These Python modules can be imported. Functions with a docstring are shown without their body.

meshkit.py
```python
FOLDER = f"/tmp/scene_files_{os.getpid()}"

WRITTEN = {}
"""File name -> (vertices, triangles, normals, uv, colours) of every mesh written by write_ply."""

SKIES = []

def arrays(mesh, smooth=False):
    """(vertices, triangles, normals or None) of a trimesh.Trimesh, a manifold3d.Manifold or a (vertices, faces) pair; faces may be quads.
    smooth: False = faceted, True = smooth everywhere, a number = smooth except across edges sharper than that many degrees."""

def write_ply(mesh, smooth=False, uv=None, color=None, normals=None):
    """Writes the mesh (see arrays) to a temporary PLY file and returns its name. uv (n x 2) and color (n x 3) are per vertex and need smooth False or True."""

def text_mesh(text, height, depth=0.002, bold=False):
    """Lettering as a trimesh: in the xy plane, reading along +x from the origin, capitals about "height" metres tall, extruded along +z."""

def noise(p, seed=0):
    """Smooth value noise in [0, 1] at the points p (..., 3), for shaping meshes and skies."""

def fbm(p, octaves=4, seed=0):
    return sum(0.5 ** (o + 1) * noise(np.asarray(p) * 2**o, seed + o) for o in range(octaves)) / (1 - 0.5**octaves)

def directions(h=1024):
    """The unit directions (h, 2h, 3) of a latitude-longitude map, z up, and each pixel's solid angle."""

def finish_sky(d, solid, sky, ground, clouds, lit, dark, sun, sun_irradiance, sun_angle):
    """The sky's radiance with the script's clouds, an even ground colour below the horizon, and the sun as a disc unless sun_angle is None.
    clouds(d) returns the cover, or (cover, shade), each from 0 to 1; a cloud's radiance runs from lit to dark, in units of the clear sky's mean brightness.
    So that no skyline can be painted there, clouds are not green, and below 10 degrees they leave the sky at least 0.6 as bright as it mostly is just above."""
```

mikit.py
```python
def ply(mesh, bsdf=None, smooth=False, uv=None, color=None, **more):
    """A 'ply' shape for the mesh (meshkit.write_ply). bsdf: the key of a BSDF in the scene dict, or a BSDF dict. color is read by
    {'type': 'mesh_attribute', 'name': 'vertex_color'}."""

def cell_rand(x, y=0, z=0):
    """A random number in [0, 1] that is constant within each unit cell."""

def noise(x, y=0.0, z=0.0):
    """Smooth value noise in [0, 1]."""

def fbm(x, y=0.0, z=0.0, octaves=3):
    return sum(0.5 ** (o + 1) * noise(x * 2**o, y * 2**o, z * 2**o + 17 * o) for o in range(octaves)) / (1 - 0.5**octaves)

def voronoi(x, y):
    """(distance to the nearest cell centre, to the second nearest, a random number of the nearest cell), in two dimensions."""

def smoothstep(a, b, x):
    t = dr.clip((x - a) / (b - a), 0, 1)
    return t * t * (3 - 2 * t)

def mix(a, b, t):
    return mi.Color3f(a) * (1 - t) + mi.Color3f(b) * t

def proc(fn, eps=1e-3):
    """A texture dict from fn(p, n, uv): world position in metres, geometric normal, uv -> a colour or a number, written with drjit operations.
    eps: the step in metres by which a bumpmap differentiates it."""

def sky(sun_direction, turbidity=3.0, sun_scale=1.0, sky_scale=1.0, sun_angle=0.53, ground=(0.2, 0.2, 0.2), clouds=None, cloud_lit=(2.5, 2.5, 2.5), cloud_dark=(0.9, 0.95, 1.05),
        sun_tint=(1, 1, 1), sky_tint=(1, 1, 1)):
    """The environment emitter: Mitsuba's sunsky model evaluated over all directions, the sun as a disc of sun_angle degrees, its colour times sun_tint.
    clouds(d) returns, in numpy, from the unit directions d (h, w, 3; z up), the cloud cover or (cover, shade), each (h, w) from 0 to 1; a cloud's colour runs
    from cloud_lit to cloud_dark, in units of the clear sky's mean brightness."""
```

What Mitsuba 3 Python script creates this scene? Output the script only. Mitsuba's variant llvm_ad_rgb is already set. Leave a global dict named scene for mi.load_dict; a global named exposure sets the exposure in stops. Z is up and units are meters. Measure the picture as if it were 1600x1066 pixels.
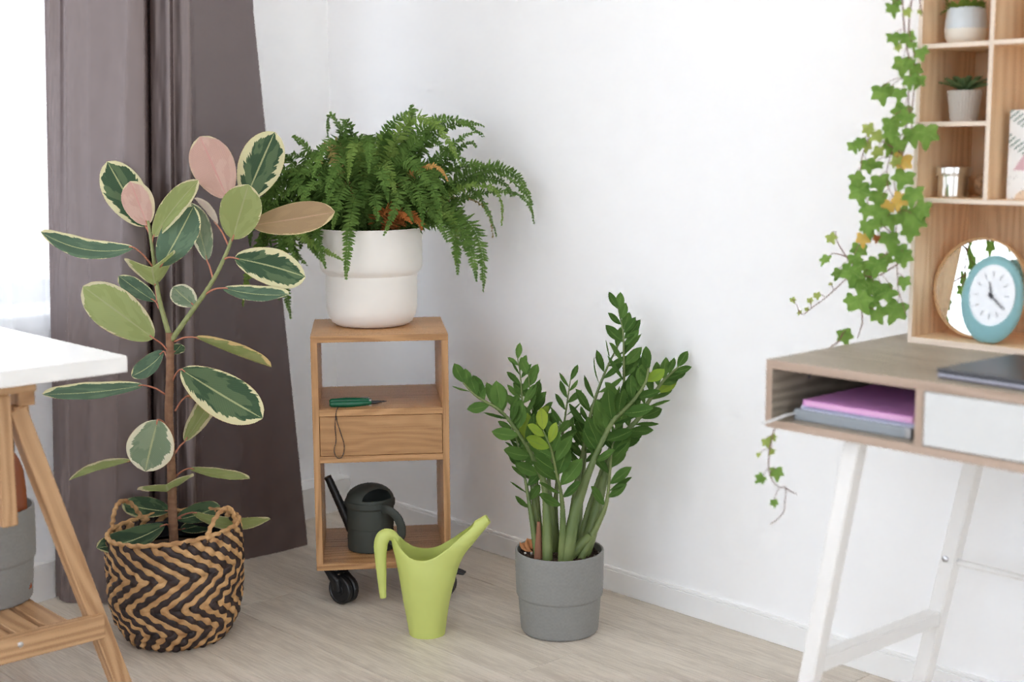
import math, random
import numpy as np
import drjit as dr
import mitsuba as mi
import trimesh, manifold3d
import meshkit, mikit
from mikit import proc, noise, fbm, mix, smoothstep, voronoi, cell_rand

T = mi.ScalarTransform4f
scene, labels = {}, {}

# ------------------------------------------------------------------ camera, sky, exposure
CAM = np.array([3.471, -2.471, 1.134])
FWD = np.array([-0.7264, 0.6715, -0.1464]); FWD /= np.linalg.norm(FWD)
UP = np.array([-0.1026, 0.1044, 0.9892])
scene['camera'] = {
    'type': 'thinlens', 'fov': 40.468, 'fov_axis': 'x', 'near_clip': 0.05, 'far_clip': 60.0,
    'aperture_radius': 0.010, 'focus_distance': 3.2,
    'to_world': T().look_at(origin=CAM.tolist(), target=(CAM + FWD).tolist(), up=UP.tolist())}
exposure = 3.74

def overcast(d):
    """Even bright cloud layer with faint large lumps."""
    n = meshkit.fbm(d * 2.3 + 5.0, 3, seed=4)
    return np.full(d.shape[:-1], 0.97), 0.10 + 0.25 * n

scene['sky'] = mikit.sky((0.05, 0.80, 0.60), turbidity=4.0, sun_scale=1.0, sun_angle=2.0, ground=(0.40, 0.40, 0.40),
                         sun_tint=(0.93, 1.0, 1.09), clouds=overcast, cloud_lit=(2.29, 2.52, 2.86), cloud_dark=(1.35, 1.50, 1.74))

# ------------------------------------------------------------------ materials
def rgb(r, g, b): return {'type': 'rgb', 'value': [r, g, b]}
def two(b): return {'type': 'twosided', 'bsdf': b}
def mat(key, color, rough=0.5, spec=0.5, **kw):
    scene[key] = two({'type': 'principled', 'base_color': color if isinstance(color, dict) else rgb(*color),
                      'roughness': rough, 'specular': spec, **kw})
    return key
def bumped(key, color, rough, spec, fn, eps=1e-3, **kw):
    scene[key] = two({'type': 'bumpmap', 'arbitrary': proc(fn, eps), 'scale': 1.0, 'bsdf': {'type': 'principled',
                      'base_color': color if isinstance(color, dict) else rgb(*color), 'roughness': rough, 'specular': spec, **kw}})
    return key

def wood_fn(dark, mid, light, ring=9.0, pores=0.35):
    """Grain along u, across v (metres); each board has its own offset in uv."""
    def fn(p, n, uv):
        u, v = uv.x, uv.y
        w = fbm(u * 2.2, v * 9.0, 3.0, 3)
        r = v * ring * 7 + 5.0 * w + 0.8 * noise(u * 1.1, v * 2.0, 7.0)
        line = 0.5 + 0.5 * dr.sin(r * 6.2832)
        fine = noise(u * 14.0, v * 700.0, 1.0)
        blot = fbm(u * 3.0, v * 30.0, 9.0, 2)
        t = 0.45 * dr.power(line, 1.6) + 0.35 * blot + pores * (fine - 0.5)
        c = mix(mix(dark, mid, smoothstep(0.0, 0.40, t)), light, smoothstep(0.35, 0.85, t))
        return c
    return fn

mat('oak', proc(wood_fn((.32, .158, .064), (.465, .252, .112), (.54, .31, .148), 7.0)), 0.45, 0.35)
def drawer_fn(p, n, uv):
    """Flat-sawn figure: long nested arches along the grain."""
    u, v = uv.x * 1.0, uv.y
    vv = (v - 1.0) * 1.0
    w = fbm(u * 5.0, v * 16.0, 2.0, 3)
    arch = dr.sqrt(dr.square(u * .30 - .02) + dr.square(v * 1.25 + .012 * w)) * 70.0 + 4.2 * w
    line = .5 + .5 * dr.sin(arch * 6.2832 * .55)
    fine = noise(u * 16.0, v * 800.0, 4.0)
    t = .34 * dr.power(line, 1.3) + .45 * fbm(u * 4.0, v * 40.0, 1.0, 3) + .3 * (fine - .5) + .08
    return mix(mix((.26, .118, .044), (.39, .205, .088), smoothstep(0, .45, t)), (.46, .26, .12), smoothstep(.4, .9, t))
mat('oak_figured', proc(drawer_fn), 0.45, 0.35)
mat('pine', proc(wood_fn((.33, .175, .082), (.46, .275, .145), (.53, .335, .185), 6.0, .18)), 0.5, 0.3)
mat('shelf_wood', proc(wood_fn((.60, .40, .235), (.72, .51, .315), (.76, .56, .37), 6.0, .22)), 0.55, 0.3)
mat('shelf_edge', proc(wood_fn((.62, .50, .40), (.74, .62, .51), (.78, .67, .56), 9.0, .10)), 0.55, 0.3)
mat('desk_wood', proc(wood_fn((.22, .185, .14), (.325, .28, .22), (.39, .335, .265), 8.0, .30)), 0.5, 0.35)
mat('desk_edge', proc(wood_fn((.34, .245, .185), (.42, .31, .24), (.45, .34, .27), 8.0, .10)), 0.5, 0.35)

def floor_fn(p, n, uv):
    seed = dr.floor(uv.x / 10.0)
    u, v = uv.x - seed * 10.0, uv.y
    g = fbm(u * 3.0, v * 34.0, seed * 1.7, 4)
    fine = noise(u * 30.0, v * 420.0, seed)
    tone = cell_rand(seed, 3.0)
    t = 0.70 * g + 0.30 * fine
    c = mix((.49, .43, .36), (.635, .57, .485), smoothstep(.22, .75, t))
    return c * (0.93 + 0.12 * tone)
mat('laminate', proc(floor_fn), 0.42, 0.35)

def plaster_h(p, n, uv):
    return 0.0011 * fbm(p.x * 26.0, p.y * 26.0, p.z * 26.0, 3) + 0.0007 * smoothstep(.62, .8, noise(p.x * 55.0, p.y * 55.0, p.z * 40.0))
bumped('wall_paint', (.90, .90, .90), 0.75, 0.25, plaster_h, 2e-3)
mat('white_paint', (.82, .82, .81), 0.45, 0.4)
mat('ceiling_paint', (.91, .91, .91), 0.8, 0.2)
mat('white_board', (.80, .79, .77), 0.28, 0.5)
mat('white_metal', (.78, .765, .745), 0.4, 0.5)
mat('drawer_white', (.61, .61, .60), 0.4, 0.4)
mat('pvc', (.80, .80, .79), 0.35, 0.5)
scene['pane_glass'] = {'type': 'thindielectric', 'int_ior': 1.5}

def drape_fn(p, n, uv):
    w = noise(uv.x * 900.0, uv.y * 900.0) * 0.10 + noise(uv.x * 5.0, uv.y * 3.0) * 0.04
    return mi.Color3f(.064, .043, .041) * (0.93 + w)
scene['drape'] = two({'type': 'blendbsdf', 'weight': 0.125, 'a': {'type': 'principled', 'base_color': proc(drape_fn), 'roughness': 0.6, 'specular': 0.3, 'sheen': 0.4},
                      'b': {'type': 'roughconductor', 'material': 'none', 'alpha': 0.20, 'specular_reflectance': rgb(.90, .76, .74)}})   # satin weave
scene['voile'] = {'type': 'mask', 'opacity': 0.62, 'bsdf': {'type': 'principledthin', 'base_color': rgb(.92, .92, .93),
                  'roughness': 0.7, 'diff_trans': 1.15, 'spec_trans': 0.0, 'eta': 1.3}}

def speck(base, amp, f=240.0):
    def fn(p, n, uv):
        s = noise(p.x * f, p.y * f, p.z * f)
        return mi.Color3f(*base) * (1 + amp * (s - .5))
    return fn
bumped('grey_pot', proc(speck((.225, .224, .212), .10)), 0.6, 0.35, lambda p, n, uv: 0.00025 * fbm(p.x * 90, p.y * 90, p.z * 90, 2), 6e-4)
mat('white_pot', (.80, .765, .715), 0.38, 0.5)
mat('soil', proc(lambda p, n, uv: mix((.012, .009, .007), (.075, .045, .03), noise(p.x * 260, p.y * 260, p.z * 260))), 0.9, 0.2)
mat('perlite', (.75, .74, .70), 0.7, 0.3)
mat('root_fibre', proc(speck((.36, .13, .055), .7, 90.0)), 0.8, 0.2)

def leaf_variegated(dark, mid, cream, thr, jag, edge=(.62, .40, .20), ribc=(.48, .50, .27), veins=.10):
    def fn(p, n, uv):
        seed = dr.floor(uv.x)
        t, v = uv.x - seed, uv.y
        a = dr.abs(v)
        s = dr.select(v > 0, 1.0, -1.0)
        off = cell_rand(seed, dr.select(v > 0, 5.0, 9.0)) - .5
        teeth = .62 * fbm(t * 11.0 - a * 2.0 + seed * 3.1, s * 4.0 + seed, a * 1.3, 2) + .38 * noise(t * 46.0 - a * 16.0 + seed, s * 3.0, a * 2.0)
        limit = thr + .42 * off + jag * (teeth - .5) - .55 * smoothstep(.82, 1.0, t)
        green = 1 - smoothstep(limit - .025, limit + .025, a)
        patch = smoothstep(.50, .58, fbm(t * 5.0 - a * 1.6, v * 2.4 + seed * 2.3, seed, 3))
        vein = smoothstep(.55, 1.0, 0.5 + 0.5 * dr.sin((t * 30.0 - a * 9.0) * 6.2832)) * veins
        c = mix(dark, mid, dr.clip(patch * .6 + vein, 0, 1))
        c = mix(cream, c, green)
        rib = 1 - smoothstep(.02, .06, a)
        c = mix(c, ribc, rib * .75)
        rim = smoothstep(.965, .995, a) * .7 * smoothstep(.3, .6, noise(t * 6.0, seed, s))
        return mix(c, edge, rim)
    return fn
CREAM = (.70, .66, .40)
def thin(key, fn, dt, rough=.35, eta=1.45):
    scene[key] = {'type': 'principledthin', 'base_color': proc(fn), 'roughness': rough, 'diff_trans': dt, 'spec_trans': 0.0, 'eta': eta}
thin('ficus_S', leaf_variegated((.105, .165, .11), (.16, .235, .15), CREAM, .92, .34), .35, .30)
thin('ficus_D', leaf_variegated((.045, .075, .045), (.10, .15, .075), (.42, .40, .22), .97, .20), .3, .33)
thin('ficus_V', leaf_variegated((.060, .105, .060), (.15, .21, .11), CREAM, .80, .55), .4, .38)
thin('ficus_G', leaf_variegated((.37, .43, .165), (.43, .49, .21), (.76, .70, .45), .84, .36), 1.0, .45)
thin('ficus_W', leaf_variegated((.21, .28, .18), (.30, .36, .24), (.76, .73, .55), .78, .45), .5, .35)
thin('ficus_E', leaf_variegated((.22, .25, .09), (.30, .30, .13), (.60, .44, .20), .70, .7, (.30, .13, .05)), .5, .45)
thin('ficus_C', leaf_variegated((.74, .62, .55), (.78, .68, .60), (.80, .72, .60), .9, .2), .7, .5)
thin('ficus_P', leaf_variegated((.60, .37, .31), (.66, .45, .38), (.70, .60, .40), .97, .16, (.70, .58, .30), (.66, .33, .30), .6), .6, .5)
thin('ficus_B', leaf_variegated((.37, .25, .145), (.405, .28, .16), (.62, .50, .28), .97, .22, (.62, .55, .25), (.50, .33, .22), .4), .5, .5)
mat('ficus_bark', proc(lambda p, n, uv: mix((.16, .075, .045), (.30, .17, .10), fbm(p.x * 80, p.y * 80, p.z * 130, 3))), .75, .25)
mat('ficus_green_stem', proc(lambda p, n, uv: mix((.16, .20, .07), (.30, .30, .13), fbm(p.x * 60, p.y * 60, p.z * 90, 3))), .5, .35)
mat('petiole_red', (.42, .16, .10), .45, .4)

def straw_fn(a, b):
    return lambda p, n, uv: mix(a, b, fbm(p.x * 45, p.y * 45, p.z * 60, 3) * 1.25 - .12)
mat('straw', proc(straw_fn((.28, .13, .05), (.66, .41, .19))), .6, .35)
mat('straw_dark', proc(straw_fn((.008, .005, .005), (.055, .032, .028))), .5, .4)
mat('black_liner', (.018, .02, .024), .35, .5)
mat('black_plastic', (.010, .010, .011), .4, .5)
mat('dark_green_plastic', (.052, .060, .052), .55, .4)
mat('lime_plastic', (.49, .545, .150), .42, .45)
mat('shear_green', (.006, .105, .05), .3, .5)
mat('steel', (.62, .62, .63), .28, .5, metallic=1.0)
mat('dull_steel', (.45, .45, .46), .45, .5, metallic=1.0)
mat('blade_black', (.02, .02, .022), .35, .5)

def fern_fn(a, b):
    return lambda p, n, uv: mix(a, b, fbm(p.x * 30, p.y * 30, p.z * 30, 3) * 1.3 - .15)
thin('fern_green', fern_fn((.045, .095, .020), (.155, .255, .062)), .5, .5)
thin('fern_bright', fern_fn((.13, .23, .04), (.29, .41, .11)), .8, .5)
thin('fern_dry', fern_fn((.20, .19, .06), (.42, .31, .12)), .6, .6)
thin('fern_brown', fern_fn((.26, .075, .02), (.48, .19, .06)), .5, .6)
thin('fern_tan', fern_fn((.42, .22, .07), (.60, .34, .12)), .5, .6)
mat('fern_rachis', (.16, .19, .06), .6, .3)

def zz_fn(a, b):
    def fn(p, n, uv):
        seed = dr.floor(uv.x)
        rib = 1 - smoothstep(.03, .10, dr.abs(uv.y))
        c = mix(a, b, cell_rand(seed, 2.0) * .7 + .3 * noise(p.x * 40, p.y * 40, p.z * 40))
        return mix(c, (.20, .30, .09), rib * .5)
    return fn
thin('zz_leaf', zz_fn((.050, .112, .026), (.125, .225, .055)), .45, .28)
thin('zz_young', zz_fn((.22, .36, .05), (.34, .42, .06)), .7, .35)
mat('zz_stalk', proc(lambda p, n, uv: mix((.075, .125, .035), (.18, .215, .075), fbm(p.x * 30, p.y * 30, p.z * 14, 3) * 1.2 - .1)), .45, .4)
mat('zz_husk', (.24, .11, .065), .7, .3)
mat('zz_dry', (.50, .22, .09), .7, .3)

def ivy_fn(a, b):
    def fn(p, n, uv):
        r = fbm(p.x * 55, p.y * 55, p.z * 55, 3)
        ang = dr.atan2(uv.y, uv.x)
        vein = smoothstep(.90, 1.0, dr.cos(ang * 5.0)) * (1 - smoothstep(.2, 1.0, dr.sqrt(uv.x * uv.x + uv.y * uv.y)))
        return mix(mix(a, b, r), (.40, .50, .20), vein * .45)
    return fn
thin('ivy_green', ivy_fn((.10, .22, .04), (.27, .44, .10)), .8, .4)
thin('ivy_light', ivy_fn((.30, .42, .09), (.48, .55, .17)), .9, .45)
thin('ivy_yellow', ivy_fn((.62, .38, .07), (.72, .52, .16)), .8, .5)
thin('ivy_brown', ivy_fn((.26, .07, .02), (.36, .12, .04)), .4, .6)
mat('ivy_stem', (.20, .10, .075), .7, .3)

mat('glaze_grey', (.50, .53, .545), .18, .6)
mat('glaze_cream', (.66, .62, .55), .5, .4)
mat('blue_grey_glaze', (.34, .365, .40), .4, .5)
mat('ribbed_clay', (.46, .42, .38), .7, .3)
thin('succulent_blade', fern_fn((.07, .12, .05), (.17, .25, .11)), .3, .5)
thin('shelf_plant', fern_fn((.06, .12, .02), (.20, .28, .05)), .6, .5)
mat('tin', (.74, .73, .70), .16, .5, metallic=1.0)
mat('wicker', proc(straw_fn((.17, .085, .04), (.36, .20, .10))), .7, .3)
scene['mirror_glass'] = two({'type': 'conductor', 'material': 'Ag'})
mat('mirror_rim', (.55, .33, .16), .45, .4)
mat('teal', (.235, .45, .475), .5, .4)
mat('dial', (.82, .83, .85), .5, .3)
mat('clock_black', (.02, .02, .025), .5, .3)
mat('laptop_grey', (.085, .088, .098), .35, .5, metallic=.6)
mat('laptop_side', (.34, .34, .40), .35, .5, metallic=.6)
mat('pink_cover', (.60, .26, .56), .5, .35)
mat('pink_pages', (.72, .42, .62), .6, .3)
mat('lilac_cover', (.66, .67, .80), .5, .35)
mat('folder_grey', (.27, .295, .315), .55, .35)
mat('ribbon', (.62, .62, .61), .6, .3)
mat('terracotta_plastic', (.24, .062, .022), .35, .5)

def print_fn(p, n, uv):
    """Printed cover: cream paper, green line bands, a dusty pink triangle, a sand corner, dark specks (uv in metres)."""
    u, v = uv.x, uv.y
    c = mi.Color3f(.76, .74, .71)
    st = dr.sin((u * 0.75 - v) * 620.0)
    band = lambda v0, v1: smoothstep(v0, v0 + .001, v + .6 * (u - .02)) * (1 - smoothstep(v1 - .001, v1, v + .6 * (u - .02)))
    g = (band(.127, .152) + band(.081, .105)) * smoothstep(.2, .5, st)
    c = mix(c, (.13, .20, .17), dr.clip(g, 0, 1))
    tri = smoothstep(0, .001, v - .050) * smoothstep(0, .001, (u - .010) * 1.45 - (v - .050)) * (1 - smoothstep(.050, .051, u))
    c = mix(c, (.58, .37, .39), tri)
    cor = 1 - smoothstep(.021, .022, dr.sqrt(dr.square(u - .036) + dr.square(v + .004)))
    c = mix(c, (.66, .50, .36), cor)
    d1, d2, w = voronoi(u * 110.0, v * 110.0)
    sp = (1 - smoothstep(.10, .14, d1)) * (1 - smoothstep(.038, .045, v)) * smoothstep(.45, .5, w)
    return mix(c, (.12, .12, .13), sp)
mat('print_cover', proc(print_fn), .5, .35)

# ------------------------------------------------------------------ plant and cloth coordinates in metres (x along the right wall, y out of the corner, z up)
RUBBER_LEAVES = [
 ((0.4864, -0.8823, 0.928),(0.4187, -0.9373, 1.0806),(0.8906, -0.372, 0.2616),0.0961,'V',0.05,-0.06,(0.5444, -0.9001, 0.9003)),
 ((0.5349, -0.9031, 0.9341),(0.5157, -0.9314, 1.0361),(0.8849, -0.4643, 0.0377),0.0709,'P',0.08,0.02,(0.5384, -0.9025, 0.9194)),
 ((0.5467, -0.8961, 0.9076),(0.6224, -0.8156, 1.0379),(0.5558, -0.8119, 0.1789),0.0591,'G',0.12,0.1,(0.547, -0.9028, 0.8754)),
 ((0.5929, -0.9049, 0.8428),(0.6028, -0.8202, 0.9773),(0.742, -0.5906, 0.3174),0.0855,'S',0.1,-0.08,(0.5579, -0.9012, 0.8285)),
 ((0.6104, -0.795, 0.8499),(0.5543, -0.7971, 0.9824),(0.9153, -0.1149, 0.386),0.057,'W',0.06,0.04,(0.65, -0.8049, 0.8129)),
 ((0.6368, -0.7501, 0.9935),(0.5783, -0.7821, 1.137),(0.8022, -0.5619, 0.2017),0.0999,'P',0.05,-0.04,(0.6657, -0.7618, 0.9328)),
 ((0.6307, -0.6982, 0.9885),(0.6357, -0.6137, 1.1464),(0.9286, -0.3385, 0.152),0.1031,'V',0.05,-0.05,(0.67, -0.7598, 0.921)),
 ((0.6182, -0.7689, 0.9311),(0.5572, -0.7914, 0.9942),(0.6961, 0.1037, 0.7104),0.0285,'C',0.3,0.05,(0.6677, -0.7702, 0.8845)),
 ((0.6895, -0.7726, 0.902),(0.7361, -0.7542, 1.0283),(0.7379, -0.6512, -0.1774),0.0936,'G',0.04,0.05,(0.6714, -0.7634, 0.8976)),
 ((0.6817, -0.7151, 0.9312),(0.8512, -0.5991, 0.9636),(0.5341, -0.8281, 0.1704),0.074,'B',0.08,-0.06,(0.6713, -0.759, 0.9181)),
 ((0.5374, -0.9409, 0.8846),(0.4551, -1.1249, 0.927),(0.5862, -0.076, 0.8066),0.0757,'S',0.1,-0.28,(0.5527, -0.9043, 0.8402)),
 ((0.5614, -0.9047, 0.7948),(0.6429, -0.9545, 0.8451),(0.469, -0.1177, -0.8753),0.1137,'G',-0.25,-0.35,(0.568, -0.905, 0.761)),
 ((0.538, -0.8939, 0.7561),(0.4554, -0.9408, 0.8139),(0.6426, -0.231, 0.7306),0.051,'S',0.1,-0.05,(0.5728, -0.9036, 0.7434)),
 ((0.599, -0.9341, 0.6789),(0.5135, -1.059, 0.8032),(0.8753, -0.4643, 0.1352),0.0992,'G',0.06,-0.05,(0.5994, -0.8969, 0.6421)),
 ((0.5932, -0.8219, 0.7439),(0.545, -0.8496, 0.7877),(0.7316, -0.3939, 0.5564),0.0571,'W',0.1,-0.1,(0.6334, -0.8344, 0.7604)),
 ((0.6969, -0.7738, 0.8597),(0.8541, -0.6869, 0.8199),(0.454, -0.8813, -0.1313),0.0906,'V',0.1,-0.12,(0.6627, -0.782, 0.8552)),
 ((0.6947, -0.8057, 0.7925),(0.8409, -0.7242, 0.7826),(0.2611, -0.3593, 0.896),0.0641,'S',0.1,-0.1,(0.6419, -0.822, 0.7749)),
 ((0.6527, -0.8609, 0.6798),(0.8145, -0.7591, 0.6167),(0.412, -0.0935, 0.9064),0.0439,'E',0.45,-0.04,(0.6049, -0.8856, 0.667)),
 ((0.657, -0.9011, 0.6105),(0.8463, -0.8076, 0.5098),(0.5844, -0.6208, 0.5225),0.1043,'V',0.08,-0.1,(0.6105, -0.8997, 0.5747)),
 ((0.6272, -0.8825, 0.4339),(0.6341, -0.7895, 0.5531),(0.3337, -0.7525, 0.5678),0.063,'G',0.12,-0.05,(0.6324, -0.9114, 0.412)),
 ((0.6009, -0.8595, 0.5334),(0.5969, -0.7888, 0.5358),(0.3695, -0.0112, 0.9292),0.0393,'B',0.1,-0.2,(0.6224, -0.9012, 0.5087)),
 ((0.594, -0.9625, 0.5731),(0.5138, -1.1693, 0.5689),(0.3432, -0.152, 0.9269),0.0725,'S',0.12,-0.06,(0.6045, -0.9125, 0.5455)),
 ((0.5632, -0.8918, 0.6406),(0.5093, -0.948, 0.5817),(0.317, -0.8137, 0.4872),0.0569,'S',0.12,-0.22,(0.5978, -0.9016, 0.629)),
 ((0.5602, -0.8672, 0.6315),(0.5456, -0.8345, 0.6492),(0.4945, -0.2334, 0.8373),0.0363,'V',0.1,-0.1,(0.6012, -0.8966, 0.6348)),
 ((0.6778, -0.9758, 0.5065),(0.6971, -1.0231, 0.3985),(0.8033, -0.4792, 0.3536),0.1032,'W',0.06,0.08,(0.6159, -0.9178, 0.4649)),
 ((0.5478, -0.9779, 0.3905),(0.4251, -1.0769, 0.3399),(0.0184, -0.4726, 0.8811),0.0449,'G',0.15,0.05,(0.6216, -0.9257, 0.4004)),
 ((0.6582, -0.8912, 0.3766),(0.7816, -0.8061, 0.3595),(0.214, -0.1155, 0.97),0.0472,'G',0.15,-0.05,(0.6389, -0.9159, 0.3592)),
 ((0.6307, -0.9328, 0.3227),(0.7143, -0.982, 0.365),(0.441, -0.0217, -0.8972),0.1283,'G',-0.18,0.05,(0.6351, -0.9309, 0.3095)),
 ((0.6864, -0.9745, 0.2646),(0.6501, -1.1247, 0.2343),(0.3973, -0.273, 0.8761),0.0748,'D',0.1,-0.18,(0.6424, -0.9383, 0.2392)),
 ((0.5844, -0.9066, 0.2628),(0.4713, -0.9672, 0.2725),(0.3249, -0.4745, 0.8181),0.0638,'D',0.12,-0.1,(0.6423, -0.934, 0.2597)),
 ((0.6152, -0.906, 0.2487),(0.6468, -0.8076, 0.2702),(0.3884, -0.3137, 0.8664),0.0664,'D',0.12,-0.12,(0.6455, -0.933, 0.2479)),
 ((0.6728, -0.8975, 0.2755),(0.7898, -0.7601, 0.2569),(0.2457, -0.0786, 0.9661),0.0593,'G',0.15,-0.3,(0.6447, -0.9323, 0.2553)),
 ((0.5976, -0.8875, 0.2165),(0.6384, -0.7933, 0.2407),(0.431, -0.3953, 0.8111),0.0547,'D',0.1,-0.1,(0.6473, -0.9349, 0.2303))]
RUBBER_STEMS = [[(0.6499,-0.9354,0.2157),(0.6399,-0.9295,0.2919),(0.6313,-0.9229,0.3652),(0.6216,-0.9173,0.4385),(0.612,-0.9117,0.5117),(0.6064,-0.9018,0.585),(0.5995,-0.8949,0.6509),(0.5947,-0.8921,0.6876)],
 [(0.5953,-0.8927,0.6817),(0.5846,-0.8966,0.7169),(0.572,-0.9007,0.761),(0.5606,-0.9018,0.8123),(0.5512,-0.9007,0.8636),(0.5426,-0.9005,0.9076),(0.5348,-0.9009,0.9443)],
 [(0.5996,-0.8907,0.67),(0.613,-0.8685,0.705),(0.6289,-0.8425,0.7458),(0.6439,-0.8176,0.7852),(0.6559,-0.7961,0.8246),(0.6654,-0.7762,0.8684),(0.6708,-0.7627,0.9035)]]
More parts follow.
